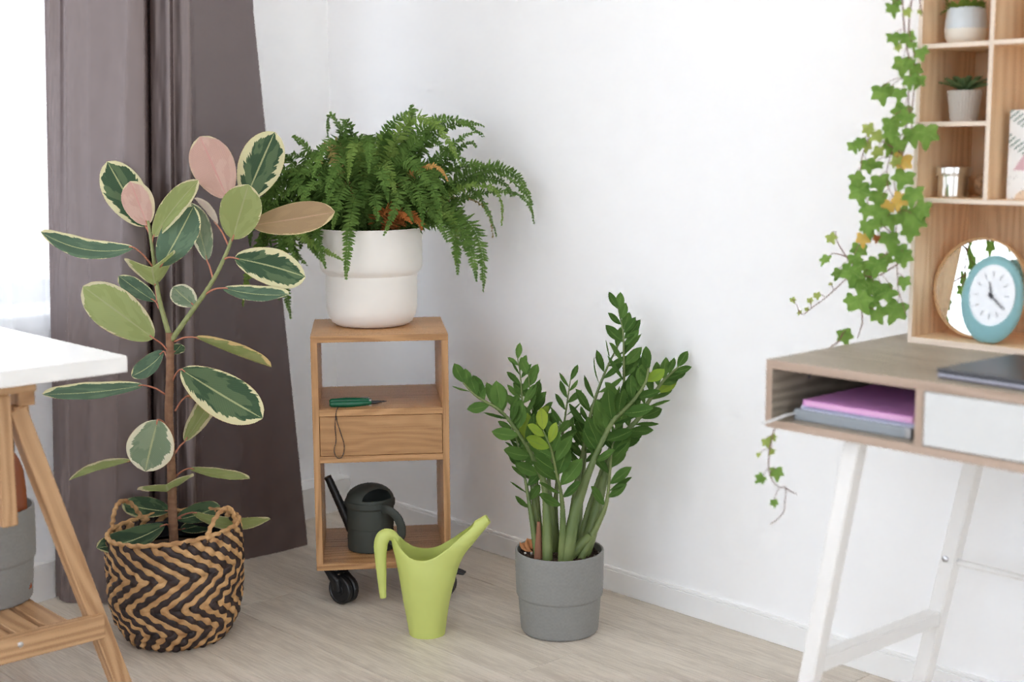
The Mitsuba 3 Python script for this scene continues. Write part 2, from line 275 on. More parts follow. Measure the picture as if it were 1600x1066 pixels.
FERN_FRONDS = [
 ((0.6738, -0.3806, 0.87),(0.6812, -0.3444, 1.1043),(0.7346, -0.2527, 1.1983),0.0699,0),
 ((0.687, -0.3746, 0.87),(0.7633, -0.3069, 1.1695),(0.8833, -0.2418, 1.0572),0.0635,1),
 ((0.7126, -0.4284, 0.87),(0.7612, -0.2651, 1.1461),(0.8654, -0.1561, 1.1293),0.0635,0),
 ((0.6513, -0.3513, 0.87),(0.757, -0.252, 1.1145),(0.8421, -0.1307, 1.1562),0.0635,0),
 ((0.6759, -0.4116, 0.87),(0.8173, -0.2301, 1.1033),(0.8828, -0.1673, 1.1278),0.0572,0),
 ((0.7496, -0.388, 0.87),(0.8163, -0.2193, 1.0827),(0.8576, -0.1707, 1.1012),0.054,0),
 ((0.7336, -0.3874, 0.87),(0.8479, -0.2155, 1.0562),(0.9921, -0.1002, 0.9619),0.0699,0),
 ((0.7139, -0.4199, 0.87),(0.8553, -0.191, 1.0196),(0.9295, -0.1193, 0.9796),0.0635,0),
 ((0.7135, -0.3482, 0.87),(0.8666, -0.1474, 1.0503),(0.9456, -0.0646, 0.9462),0.0635,0),
 ((0.7023, -0.3609, 0.87),(0.916, -0.1711, 0.9967),(1.0104, -0.1201, 0.9164),0.0413,0),
 ((0.7171, -0.4286, 0.87),(0.8865, -0.2078, 1.0128),(0.9633, -0.1874, 0.9099),0.0381,1),
 ((0.7258, -0.3759, 0.87),(0.8375, -0.2281, 1.0124),(0.9283, -0.1707, 0.887),0.0381,0),
 ((0.6801, -0.4319, 0.87),(0.8252, -0.2076, 0.9797),(0.885, -0.1445, 0.8803),0.0349,2),
 ((0.7366, -0.3877, 0.87),(0.8815, -0.2463, 0.9358),(0.9642, -0.2486, 0.7611),0.0699,0),
 ((0.7219, -0.3471, 0.87),(0.8771, -0.2836, 0.9373),(0.9812, -0.2839, 0.7883),0.0635,0),
 ((0.7214, -0.3429, 0.87),(0.8758, -0.3029, 0.9304),(0.9638, -0.3293, 0.8028),0.054,0),
 ((0.6895, -0.3549, 0.87),(0.8564, -0.2863, 0.9523),(0.9277, -0.3041, 0.8247),0.0445,1),
 ((0.6945, -0.3414, 0.87),(0.8457, -0.3462, 1.0313),(0.9551, -0.3692, 0.9366),0.0635,0),
 ((0.7379, -0.4253, 0.87),(0.8402, -0.3717, 1.0166),(0.9415, -0.4165, 0.9233),0.054,0),
 ((0.6636, -0.4133, 0.87),(0.8209, -0.3959, 1.0016),(0.8825, -0.4844, 0.9047),0.0508,0),
 ((0.7465, -0.3914, 0.87),(0.7582, -0.4636, 1.0022),(0.8336, -0.5604, 0.7987),0.0508,0),
 ((0.7127, -0.4049, 0.87),(0.7409, -0.4789, 1.0175),(0.7999, -0.571, 0.9173),0.0572,0),
 ((0.7007, -0.3964, 0.87),(0.6729, -0.3966, 1.1314),(0.6774, -0.4575, 0.9531),0.0572,0),
 ((0.6851, -0.3765, 0.87),(0.6171, -0.4173, 1.1632),(0.6042, -0.4381, 1.1319),0.0477,0),
 ((0.7084, -0.3446, 0.87),(0.6447, -0.4043, 1.1613),(0.6657, -0.4168, 1.0612),0.0508,0),
 ((0.7182, -0.3421, 0.87),(0.6606, -0.4658, 1.1009),(0.7532, -0.4608, 0.9713),0.0508,2),
 ((0.7356, -0.3359, 0.87),(0.6519, -0.4401, 1.1115),(0.6507, -0.499, 1.0317),0.054,2),
 ((0.7171, -0.4187, 0.87),(0.565, -0.476, 1.0771),(0.5081, -0.5344, 1.03),0.0699,0),
 ((0.7361, -0.3385, 0.87),(0.5713, -0.4794, 1.1055),(0.5599, -0.4904, 1.1119),0.0572,0),
 ((0.7405, -0.3781, 0.87),(0.5668, -0.4973, 1.0459),(0.5234, -0.5664, 0.9443),0.0699,0),
 ((0.7214, -0.4139, 0.87),(0.5185, -0.5017, 1.0771),(0.472, -0.5185, 1.077),0.0635,0),
 ((0.7332, -0.3776, 0.87),(0.5532, -0.4897, 0.9979),(0.4781, -0.5788, 0.839),0.0635,0),
 ((0.6785, -0.4287, 0.87),(0.5254, -0.5103, 0.966),(0.5377, -0.5192, 0.68),0.0667,0),
 ((0.7354, -0.336, 0.87),(0.51, -0.5386, 0.9506),(0.5217, -0.5413, 0.7262),0.0604,0),
 ((0.6589, -0.3549, 0.87),(0.6059, -0.5277, 0.9378),(0.6313, -0.5636, 0.8314),0.0635,0),
 ((0.691, -0.4199, 0.87),(0.6458, -0.5367, 0.9242),(0.7264, -0.5491, 0.8363),0.0413,0),
 ((0.6794, -0.3581, 0.87),(0.646, -0.556, 0.9096),(0.7788, -0.5212, 0.8407),0.0349,1),
 ((0.7373, -0.4306, 0.87),(0.682, -0.5233, 0.956),(0.7661, -0.5682, 0.8248),0.0413,0),
 ((0.7115, -0.4305, 0.87),(0.5838, -0.5421, 0.9061),(0.6346, -0.5325, 0.8216),0.054,0),
 ((0.7218, -0.4019, 0.87),(0.5101, -0.521, 0.9178),(0.4351, -0.5945, 0.7072),0.054,1),
 ((0.7381, -0.3369, 0.87),(0.515, -0.4915, 1.029),(0.4482, -0.5383, 0.8998),0.0699,0),
 ((0.7005, -0.3351, 0.87),(0.717, -0.2702, 1.1543),(0.6945, -0.2512, 1.1991),0.0699,0),
 ((0.681, -0.4273, 0.87),(0.691, -0.3121, 1.0913),(0.6267, -0.3429, 1.1153),0.0699,0),
 ((0.71, -0.4319, 0.87),(0.679, -0.3238, 1.0596),(0.6117, -0.3529, 1.0754),0.0635,0),
 ((0.6697, -0.3942, 0.87),(0.6904, -0.2917, 1.075),(0.74, -0.1637, 1.17),0.0699,0),
 ((0.711, -0.4194, 0.87),(0.7042, -0.2407, 1.0904),(0.6962, -0.1479, 1.1868),0.0699,0),
 ((0.6542, -0.3482, 0.87),(0.7077, -0.3859, 1.0455),(0.6392, -0.4899, 1.0624),0.0635,0),
 ((0.6814, -0.3391, 0.87),(0.7119, -0.4289, 1.0155),(0.6767, -0.5368, 1.0025),0.0635,0),
 ((0.7397, -0.3972, 0.87),(0.8201, -0.356, 1.0003),(0.9478, -0.3443, 0.8821),0.0572,0),
 ((0.696, -0.383, 0.87),(0.7982, -0.2983, 0.9979),(0.9056, -0.2477, 0.8509),0.0572,0),
 ((0.7144, -0.3754, 0.87),(0.7728, -0.2364, 0.9952),(0.8344, -0.1647, 0.8336),0.0572,0),
 ((0.7059, -0.373, 0.87),(0.796, -0.4165, 0.9555),(0.9098, -0.4196, 0.9296),0.0477,3),
 ((0.7441, -0.3843, 0.87),(0.8047, -0.3844, 0.9468),(0.9072, -0.3788, 0.9245),0.0477,3),
 ((0.6931, -0.363, 0.87),(0.8299, -0.3751, 0.9396),(0.9189, -0.3983, 0.9139),0.0381,3),
 ((0.6738, -0.4049, 0.87),(0.8345, -0.3468, 1.0465),(0.948, -0.3419, 1.0285),0.0318,4),
 ((0.7478, -0.3829, 0.87),(0.8124, -0.2678, 1.0678),(0.8958, -0.2155, 1.0475),0.0635,0),
 ((0.7048, -0.4339, 0.87),(0.7702, -0.2125, 1.0425),(0.8302, -0.1048, 0.9925),0.0635,0),
 ((0.6915, -0.377, 0.87),(0.5525, -0.4295, 1.0522),(0.4543, -0.4812, 0.9952),0.0699,0),
 ((0.652, -0.3734, 0.87),(0.5457, -0.4455, 1.0124),(0.446, -0.5077, 0.9145),0.0699,0),
 ((0.7132, -0.429, 0.87),(0.5489, -0.4687, 0.9651),(0.4846, -0.506, 0.8673),0.0699,0),
 ((0.7127, -0.3884, 0.87),(0.6015, -0.4676, 0.935),(0.5696, -0.5059, 0.8557),0.0635,0),
 ((0.7179, -0.3997, 0.87),(0.6223, -0.5351, 1.0476),(0.7117, -0.5451, 0.9273),0.0572,0),
 ((0.7207, -0.3612, 0.87),(0.5555, -0.5198, 0.9989),(0.5375, -0.5693, 0.861),0.0635,0),
 ((0.6522, -0.4289, 0.87),(0.578, -0.5266, 0.9683),(0.5872, -0.5723, 0.8055),0.0604,0),
 ((0.7176, -0.3387, 0.87),(0.5527, -0.4908, 0.9581),(0.4835, -0.56, 0.83),0.0635,0),
 ((0.6751, -0.3894, 0.87),(0.6387, -0.5214, 0.9544),(0.7013, -0.5441, 0.8468),0.054,0),
 ((0.7093, -0.403, 0.87),(0.5554, -0.5002, 1.0142),(0.4852, -0.584, 0.9166),0.0667,0),
 ((0.6864, -0.4037, 0.87),(0.5844, -0.5039, 0.928),(0.5932, -0.5242, 0.7913),0.054,1),
 ((0.6869, -0.3754, 0.87),(0.5024, -0.5016, 1.0451),(0.4326, -0.5341, 0.9963),0.0635,0),
 ((0.68, -0.3973, 0.87),(0.4849, -0.5216, 0.9651),(0.4152, -0.5532, 0.8583),0.0635,0)]
ZZ_STEMS = [
 ([(1.2876,-0.3473,0.1927),(1.2772,-0.3388,0.2981),(1.2695,-0.3392,0.3623),(1.2562,-0.3523,0.4037),(1.2467,-0.3649,0.4353),(1.2253,-0.388,0.484),(1.2034,-0.4144,0.5243),(1.1713,-0.4545,0.5574),(1.1545,-0.4793,0.589)],0.0117,0.42,0.0615,0.0366,'up',0.019),
 ([(1.2553,-0.3604,0.2245),(1.2385,-0.3581,0.2942),(1.2203,-0.3545,0.3561),(1.1997,-0.3507,0.4178),(1.1748,-0.3511,0.4709),(1.1511,-0.353,0.5022)],0.0073,0.35,0.044,0.0249,'both',0.022),
 ([(1.254,-0.3349,0.2114),(1.2386,-0.3341,0.273),(1.2194,-0.3294,0.356),(1.2044,-0.325,0.4069),(1.1843,-0.3196,0.4797),(1.1706,-0.3125,0.5219),(1.1526,-0.3032,0.5891),(1.1376,-0.297,0.6212)],0.0073,0.45,0.0498,0.022,'both',0.0205),
 ([(1.2284,-0.3062,0.1968),(1.2153,-0.3056,0.2705),(1.2033,-0.3018,0.359),(1.1873,-0.2939,0.4885),(1.1784,-0.2953,0.5432),(1.1729,-0.2959,0.5877)],0.0073,0.4,0.0557,0.0322,'right',0.019),
 ([(1.2475,-0.2751,0.176),(1.2321,-0.268,0.2666),(1.2236,-0.251,0.3538),(1.2173,-0.2277,0.4483),(1.2117,-0.2051,0.5281),(1.2055,-0.1904,0.5681)],0.0073,0.42,0.0527,0.019,'both',0.0234),
 ([(1.3548,-0.3631,0.1963),(1.3471,-0.3533,0.2985),(1.3411,-0.3552,0.3532),(1.3335,-0.3635,0.397),(1.3275,-0.3715,0.4422),(1.3281,-0.3799,0.4596),(1.322,-0.3934,0.4937)],0.0088,0.42,0.0645,0.0366,'both',0.022),
 ([(1.358,-0.3442,0.1988),(1.3571,-0.323,0.2946),(1.3631,-0.2985,0.3661),(1.3686,-0.2797,0.4108),(1.3725,-0.2652,0.4413),(1.385,-0.235,0.4985),(1.4051,-0.2002,0.5374),(1.4197,-0.1699,0.5805),(1.4195,-0.1571,0.6154)],0.0147,0.5,0.0615,0.0381,'left',0.0161),
 ([(1.2723,-0.262,0.1817),(1.2687,-0.2499,0.252),(1.2672,-0.2295,0.3471),(1.2681,-0.2156,0.3997),(1.2701,-0.1944,0.4786),(1.2737,-0.1769,0.5312),(1.2786,-0.1607,0.5705),(1.2853,-0.142,0.6113),(1.2941,-0.1213,0.6506)],0.0103,0.45,0.0615,0.0249,'both',0.0249),
 ([(1.3012,-0.2598,0.1846),(1.3045,-0.2358,0.2747),(1.3172,-0.1984,0.3764),(1.3268,-0.1703,0.4489),(1.3308,-0.1448,0.5361),(1.323,-0.1348,0.6088),(1.3133,-0.1269,0.6801),(1.2976,-0.1278,0.7399)],0.0088,0.55,0.0557,0.0293,'right',0.0161),
 ([(1.3187,-0.2672,0.2006),(1.3263,-0.2436,0.2624),(1.3311,-0.2172,0.3429),(1.3359,-0.1968,0.3914),(1.347,-0.1661,0.4514),(1.3661,-0.1309,0.4895),(1.3751,-0.1062,0.5264),(1.3909,-0.0713,0.5734),(1.4064,-0.0403,0.6014)],0.0147,0.5,0.0557,0.0293,'both',0.0176),
 ([(1.3423,-0.2872,0.1965),(1.3508,-0.269,0.2335),(1.3585,-0.252,0.2646),(1.3654,-0.232,0.3115),(1.3608,-0.217,0.39),(1.3571,-0.209,0.4298),(1.356,-0.1974,0.4724)],0.0088,0.45,0.0615,0.0293,'right',0.0264),
 ([(1.2564,-0.2921,0.1908),(1.2409,-0.2892,0.2724),(1.2269,-0.2835,0.3524),(1.2261,-0.2658,0.4176),(1.2276,-0.2463,0.4754)],0.0117,0.6,0.0527,0.0293,'both',0.0205),
 ([(1.2672,-0.2358,0.1905),(1.2632,-0.219,0.2787),(1.2595,-0.2004,0.3667),(1.2544,-0.1888,0.4252),(1.252,-0.1735,0.4836)],0.0117,0.6,0.0557,0.0293,'both',0.0205)]
IVY_LEAVES = [
 ((2.0825, -0.2656, 1.3532),(0.81, -0.42, 0.39),(0.37, -0.14, -0.92),0.0216,0),
 ((2.0843, -0.2546, 1.3637),(0.78, -0.61, 0.17),(0.2, -0.02, -0.98),0.0152,0),
 ((2.1085, -0.2595, 1.3452),(0.51, -0.85, 0.12),(0.46, 0.16, -0.87),0.0126,1),
 ((2.1297, -0.2527, 1.3441),(0.77, -0.4, 0.5),(0.49, -0.15, -0.86),0.0088,1),
 ((2.0948, -0.2779, 1.301),(0.65, -0.53, 0.55),(0.52, -0.22, -0.83),0.0215,0),
 ((2.107, -0.2521, 1.3015),(0.33, -0.93, 0.16),(0.28, -0.07, -0.96),0.0215,0),
 ((2.0928, -0.2593, 1.2853),(0.61, -0.74, -0.27),(-0.07, 0.28, -0.96),0.0114,1),
 ((2.128, -0.2648, 1.2866),(-0.0, -1.0, -0.0),(-0.04, 0.0, -1.0),0.0113,0),
 ((2.1505, -0.2785, 1.2729),(0.0, -0.89, 0.46),(0.41, -0.42, -0.81),0.0212,0),
 ((2.0905, -0.2391, 1.257),(0.4, -0.91, -0.1),(-0.11, 0.06, -0.99),0.0269,0),
 ((2.1203, -0.2646, 1.255),(-0.15, -0.84, 0.53),(-0.23, -0.49, -0.84),0.0202,0),
 ((2.1309, -0.2626, 1.2447),(0.88, -0.44, 0.18),(0.22, 0.05, -0.97),0.0214,0),
 ((2.1317, -0.2813, 1.2254),(0.36, -0.91, 0.22),(0.16, -0.17, -0.97),0.0201,0),
 ((2.1425, -0.2703, 1.2264),(0.4, -0.91, 0.03),(-0.29, -0.16, -0.94),0.0201,0),
 ((2.0445, -0.232, 1.2087),(0.49, -0.87, 0.04),(0.17, 0.05, -0.98),0.0287,0),
 ((2.0602, -0.2275, 1.2118),(0.82, -0.54, 0.2),(0.25, 0.01, -0.97),0.0143,0),
 ((2.0977, -0.2559, 1.2047),(0.26, -0.88, 0.39),(0.07, -0.38, -0.92),0.0204,0),
 ((2.0868, -0.2278, 1.1736),(0.64, -0.75, -0.15),(-0.39, -0.15, -0.91),0.0285,0),
 ((2.1294, -0.2818, 1.1625),(0.61, -0.73, 0.31),(-0.16, -0.5, -0.85),0.0227,0),
 ((2.0959, -0.2788, 1.1517),(0.63, -0.78, 0.05),(0.19, 0.09, -0.98),0.0255,0),
 ((2.0943, -0.2753, 1.136),(0.5, -0.8, 0.34),(0.26, -0.24, -0.94),0.023,0),
 ((2.0519, -0.2835, 1.1431),(0.82, -0.55, -0.16),(-0.03, 0.25, -0.97),0.0181,1),
 ((2.0626, -0.2642, 1.1293),(0.39, -0.65, 0.65),(-0.53, -0.73, -0.42),0.022,1),
 ((2.0197, -0.2798, 1.1123),(0.69, -0.63, 0.35),(0.43, -0.02, -0.9),0.0183,0),
 ((2.0328, -0.2753, 1.118),(0.89, -0.45, -0.01),(-0.03, -0.05, -1.0),0.0182,0),
 ((2.0308, -0.2533, 1.1132),(0.95, -0.27, 0.14),(0.09, -0.2, -0.98),0.0183,1),
 ((2.0615, -0.263, 1.1018),(0.87, -0.33, -0.36),(-0.38, 0.02, -0.93),0.0207,1),
 ((2.0681, -0.2363, 1.113),(0.97, -0.21, 0.13),(0.07, -0.29, -0.95),0.026,0),
 ((2.0802, -0.2406, 1.1073),(0.8, -0.58, 0.16),(0.22, 0.05, -0.97),0.0259,0),
 ((2.1083, -0.2694, 1.1156),(0.41, -0.83, -0.39),(-0.59, 0.08, -0.8),0.0217,0),
 ((2.1234, -0.2533, 1.1323),(0.46, -0.86, 0.23),(0.31, -0.09, -0.95),0.028,0),
 ((2.1533, -0.2568, 1.1344),(0.58, -0.81, 0.12),(0.06, -0.1, -0.99),0.0328,0),
 ((2.1011, -0.2454, 1.0846),(0.66, -0.75, 0.11),(-0.08, -0.21, -0.97),0.0283,2),
 ((2.1002, -0.265, 1.085),(0.8, -0.41, -0.44),(-0.4, 0.18, -0.9),0.0179,1),
 ((2.0171, -0.2282, 1.0778),(0.42, -0.87, 0.24),(0.35, -0.09, -0.93),0.0212,0),
 ((2.0642, -0.2762, 1.0791),(0.25, -0.54, -0.8),(-0.66, 0.51, -0.55),0.0245,0),
 ((2.1089, -0.2521, 1.0564),(0.49, -0.7, 0.52),(0.03, -0.59, -0.81),0.0308,0),
 ((2.0649, -0.259, 1.0477),(0.67, -0.65, -0.37),(-0.15, 0.37, -0.92),0.0286,0),
 ((2.0204, -0.2674, 1.0529),(0.82, -0.53, 0.23),(0.4, 0.23, -0.89),0.0236,0),
 ((2.0256, -0.2638, 1.0296),(0.64, -0.75, 0.17),(0.22, -0.03, -0.98),0.0315,0),
 ((2.1384, -0.267, 1.0279),(0.09, -0.87, 0.48),(0.1, -0.47, -0.88),0.0305,0),
 ((2.0494, -0.237, 1.0176),(0.57, -0.66, 0.5),(0.14, -0.51, -0.85),0.0263,0),
 ((2.1122, -0.2654, 1.0181),(0.09, -0.97, 0.24),(-0.15, -0.25, -0.96),0.0256,2),
 ((2.091, -0.2684, 1.0038),(0.47, -0.86, -0.17),(-0.49, -0.1, -0.87),0.0194,2),
 ((2.0496, -0.2303, 1.0045),(0.12, -0.97, -0.23),(-0.05, 0.22, -0.97),0.0237,0),
 ((2.0361, -0.253, 0.9956),(0.11, -0.98, 0.18),(-0.23, -0.2, -0.95),0.0237,0),
 ((2.1628, -0.2742, 1.003),(-0.22, -0.95, 0.23),(-0.25, -0.18, -0.95),0.0303,0),
 ((2.0808, -0.2806, 0.9925),(0.66, -0.7, 0.27),(-0.12, -0.46, -0.88),0.0232,0),
 ((2.0959, -0.2312, 0.9933),(0.9, -0.42, 0.12),(0.23, 0.21, -0.95),0.0234,0),
 ((2.1354, -0.2534, 0.9956),(-0.08, -0.94, 0.33),(0.55, -0.32, -0.77),0.0256,0),
 ((2.0516, -0.2753, 0.968),(0.23, -0.96, 0.16),(0.19, -0.11, -0.98),0.0235,0),
 ((2.077, -0.2838, 0.9695),(0.66, -0.75, 0.07),(0.22, 0.11, -0.97),0.0129,0),
 ((2.0653, -0.2476, 0.987),(0.34, -0.71, 0.61),(0.25, -0.56, -0.79),0.0236,0),
 ((2.0924, -0.2691, 0.9786),(0.76, -0.39, 0.52),(0.5, -0.15, -0.85),0.0258,0),
 ((2.1125, -0.2597, 0.9836),(0.66, -0.74, 0.12),(0.29, 0.11, -0.95),0.0206,0),
 ((2.1516, -0.2793, 0.9814),(0.5, -0.6, 0.63),(0.32, -0.54, -0.77),0.0304,0),
 ((2.1322, -0.263, 0.9628),(0.48, -0.84, 0.24),(0.1, -0.22, -0.97),0.0256,0),
 ((2.036, -0.2647, 0.9433),(0.16, -0.99, -0.0),(-0.0, 0.0, -1.0),0.0211,2),
 ((2.0407, -0.2534, 0.9512),(0.61, -0.74, 0.3),(0.27, -0.16, -0.95),0.0185,0),
 ((2.067, -0.2667, 0.9449),(0.71, -0.71, -0.02),(-0.12, -0.09, -0.99),0.0117,3),
 ((2.0906, -0.2642, 0.946),(0.59, -0.61, 0.53),(0.33, -0.41, -0.85),0.0285,0),
 ((2.1064, -0.2565, 0.9244),(0.53, -0.82, 0.2),(0.13, -0.16, -0.98),0.0259,0),
 ((2.1152, -0.2553, 0.9144),(0.51, -0.84, -0.16),(-0.02, 0.18, -0.98),0.0259,0),
 ((2.0092, -0.2351, 0.9201),(0.46, -0.87, -0.16),(-0.23, 0.06, -0.97),0.0241,0),
 ((2.0783, -0.2817, 0.8988),(0.63, -0.74, 0.23),(0.0, -0.29, -0.96),0.0286,0),
 ((2.0654, -0.2345, 0.9054),(0.8, -0.59, -0.11),(-0.04, 0.13, -0.99),0.0237,0),
 ((2.0214, -0.2674, 0.9049),(0.41, -0.91, 0.02),(0.27, 0.1, -0.96),0.0212,0),
 ((2.0269, -0.2522, 0.8936),(0.24, -0.6, 0.76),(0.19, -0.74, -0.64),0.0239,0),
 ((2.0282, -0.2849, 0.8829),(0.41, -0.91, 0.07),(0.02, -0.07, -1.0),0.0316,0),
 ((2.0309, -0.2691, 0.8618),(0.63, -0.62, 0.48),(0.39, -0.29, -0.88),0.0265,0),
 ((1.9871, -0.2667, 0.8764),(0.81, -0.49, -0.33),(-0.38, -0.02, -0.92),0.0201,0),
 ((2.0295, -0.2323, 0.8792),(0.06, -0.93, 0.36),(0.23, -0.34, -0.91),0.0214,0),
 ((2.042, -0.2416, 0.8533),(0.4, -0.78, 0.49),(-0.38, -0.62, -0.68),0.0292,0),
 ((2.0742, -0.2363, 0.8447),(0.15, -0.72, 0.68),(-0.6, -0.61, -0.52),0.0317,0),
 ((2.0567, -0.2367, 0.8517),(0.47, -0.79, 0.39),(-0.1, -0.48, -0.87),0.0239,0),
 ((2.0439, -0.2831, 0.8307),(0.37, -0.73, 0.57),(0.72, -0.17, -0.68),0.0342,0),
 ((2.008, -0.2515, 0.8251),(0.17, -0.98, 0.1),(-0.28, -0.14, -0.95),0.0241,0),
 ((2.042, -0.2401, 0.8269),(0.39, -0.9, 0.18),(-0.01, -0.2, -0.98),0.0266,0),
 ((2.0556, -0.2408, 0.803),(0.58, -0.77, 0.25),(0.48, 0.08, -0.87),0.0239,0),
 ((2.0867, -0.2265, 0.814),(0.66, -0.73, 0.17),(-0.17, -0.37, -0.92),0.0343,0),
 ((2.1083, -0.239, 0.8674),(0.12, -0.94, 0.32),(0.13, -0.3, -0.94),0.0196,0),
 ((2.0258, -0.3, 0.766),(0.78, -0.6, 0.19),(0.27, 0.04, -0.96),0.0238,0),
 ((2.0296, -0.3, 0.7729),(0.26, -0.95, 0.14),(0.33, -0.05, -0.94),0.0119,0),
 ((1.9757, -0.2779, 0.9423),(0.71, -0.7, 0.11),(0.38, 0.25, -0.89),0.016,1),
 ((1.9698, -0.2839, 0.9029),(-0.07, -0.76, 0.65),(-0.16, -0.63, -0.76),0.0187,0),
 ((1.8568, -0.2283, 0.812),(0.65, -0.55, 0.52),(0.59, -0.06, -0.81),0.0098,1),
 ((1.8739, -0.2278, 0.7881),(0.9, -0.29, -0.31),(-0.31, 0.04, -0.95),0.0084,1),
 ((1.8994, -0.2311, 0.8145),(0.33, -0.9, 0.28),(0.43, -0.12, -0.9),0.0097,1),
 ((1.9339, -0.258, 0.8294),(0.62, -0.77, 0.14),(0.24, 0.01, -0.97),0.0109,1),
 ((1.8987, -0.24, 0.7977),(0.6, -0.78, 0.16),(0.31, 0.05, -0.95),0.0069,1),
 ((1.945, -0.2309, 0.849),(0.52, -0.54, -0.66),(0.35, 0.84, -0.41),0.0068,1),
 ((2.0114, -0.4928, 0.6011),(0.43, -0.81, 0.41),(0.63, -0.06, -0.78),0.0102,1),
 ((2.0103, -0.5097, 0.5954),(0.65, -0.72, 0.23),(0.39, 0.06, -0.92),0.0139,1),
 ((2.0156, -0.4995, 0.5773),(0.91, -0.4, -0.05),(-0.22, -0.39, -0.89),0.0102,1),
 ((2.0155, -0.5381, 0.5778),(0.11, -0.76, 0.64),(0.22, -0.62, -0.76),0.0075,1),
 ((2.0132, -0.4825, 0.5361),(0.62, -0.69, 0.37),(0.31, -0.21, -0.93),0.0192,0),
 ((2.0118, -0.5244, 0.5321),(0.57, -0.73, 0.37),(-0.42, -0.65, -0.64),0.0152,0),
 ((2.0104, -0.4835, 0.4799),(0.68, -0.71, 0.17),(0.22, -0.02, -0.98),0.0116,0)]
IVY_VINES = [
 [(2.0912,-0.25,1.4109),(2.0929,-0.25,1.3666),(2.1007,-0.25,1.2997),(2.1114,-0.25,1.2547),(2.1115,-0.25,1.1876),(2.1197,-0.25,1.1425),(2.1047,-0.25,1.0973),(2.0882,-0.25,1.0514),(2.0979,-0.25,1.0056),(2.0948,-0.25,0.9477),(2.0993,-0.25,0.9015),(2.1037,-0.25,0.8551),(2.114,-0.25,0.8267),(2.1226,-0.25,0.8075)],
 [(2.1078,-0.25,1.4094),(2.1108,-0.25,1.3653),(2.1077,-0.25,1.3159),(2.1214,-0.25,1.2598),(2.1213,-0.25,1.1986),(2.1128,-0.25,1.1538),(2.0764,-0.25,1.0857),(2.0755,-0.25,1.0396),(2.0896,-0.25,1.0169),(2.0983,-0.25,0.9941)],
 [(2.1033,-0.25,0.8994),(2.0576,-0.25,0.8729),(2.0165,-0.25,0.8724),(1.9917,-0.25,0.8623),(1.9725,-0.25,0.8452),(1.9474,-0.25,0.8237),(1.916,-0.25,0.8013),(1.8987,-0.25,0.7886),(1.8897,-0.25,0.7903)],
 [(2.0019,-0.25,0.893),(1.9726,-0.25,0.9298),(1.9662,-0.25,0.9511)],
 [(1.9945,-0.25,0.9046),(1.9733,-0.25,0.9093),(1.959,-0.25,0.9097)],
 [(2.0235,-0.25,0.831),(2.0305,-0.25,0.7896),(2.0335,-0.26,0.7728),(2.0272,-0.26,0.7554)],
 [(2.1255,-0.25,1.4079),(2.1272,-0.25,1.3641),(2.1347,-0.25,1.3362)],
 [(2.1047,-0.25,1.0973),(2.062,-0.25,1.1178),(2.0349,-0.25,1.1259)],
 [(2.0349,-0.25,1.1259),(2.0199,-0.25,1.091),(2.0163,-0.25,1.0383)],
 [(2.0948,-0.25,0.9477),(2.0568,-0.25,0.9693),(2.0279,-0.25,0.9421)],
 [(2.026,-0.315,0.757),(2.02,-0.36,0.735),(2.018,-0.43,0.69),(2.018,-0.4948,0.6198),(2.018,-0.5052,0.596),(2.018,-0.5118,0.5739),(2.018,-0.5109,0.5448),(2.018,-0.495,0.5187),(2.018,-0.4738,0.5067),(2.018,-0.4603,0.5031),(2.018,-0.4613,0.4772),(2.018,-0.4645,0.46),(2.018,-0.4832,0.4495),(2.018,-0.5019,0.4449)],
 [(2.018,-0.4603,0.5031),(2.016,-0.4418,0.4934),(2.012,-0.4164,0.4821)]]
CURTAIN_TOP = [(0.225, -0.9804), (0.235, -0.9723), (0.25, -0.952), (0.285, -0.9558), (0.325, -0.9157), (0.41, -0.8614), (0.425, -0.8265), (0.4, -0.808), (0.355, -0.7785), (0.378, -0.7859), (0.396, -0.7704), (0.415, -0.7537), (0.38, -0.7271), (0.395, -0.7095), (0.405, -0.6908), (0.36, -0.6557), (0.265, -0.5143), (0.185, -0.3743)]
CURTAIN_HEM = [(0.255, -1.0489), (0.27, -1.0509), (0.294, -1.057), (0.315, -1.0404), (0.345, -1.0046), (0.4, -0.9679), (0.44, -0.8929), (0.415, -0.8741), (0.37, -0.8444), (0.393, -0.8516), (0.412, -0.8318), (0.435, -0.8178), (0.4, -0.7909), (0.42, -0.7731), (0.425, -0.7486), (0.385, -0.7028), (0.325, -0.5541), (0.313, -0.3369)]
SHEAR_CORD = [(0.7751,-0.5458,0.493),(0.7979,-0.5679,0.493),(0.8009,-0.574,0.4881),(0.7999,-0.5754,0.4757),(0.7985,-0.5772,0.4478),(0.7994,-0.576,0.4165),(0.7964,-0.5801,0.3932),(0.7984,-0.5774,0.3774),(0.8038,-0.5702,0.3717),(0.8089,-0.5633,0.38),(0.811,-0.5604,0.4018),(0.8073,-0.5654,0.4286),(0.8023,-0.5722,0.4569),(0.8003,-0.5748,0.4757)]
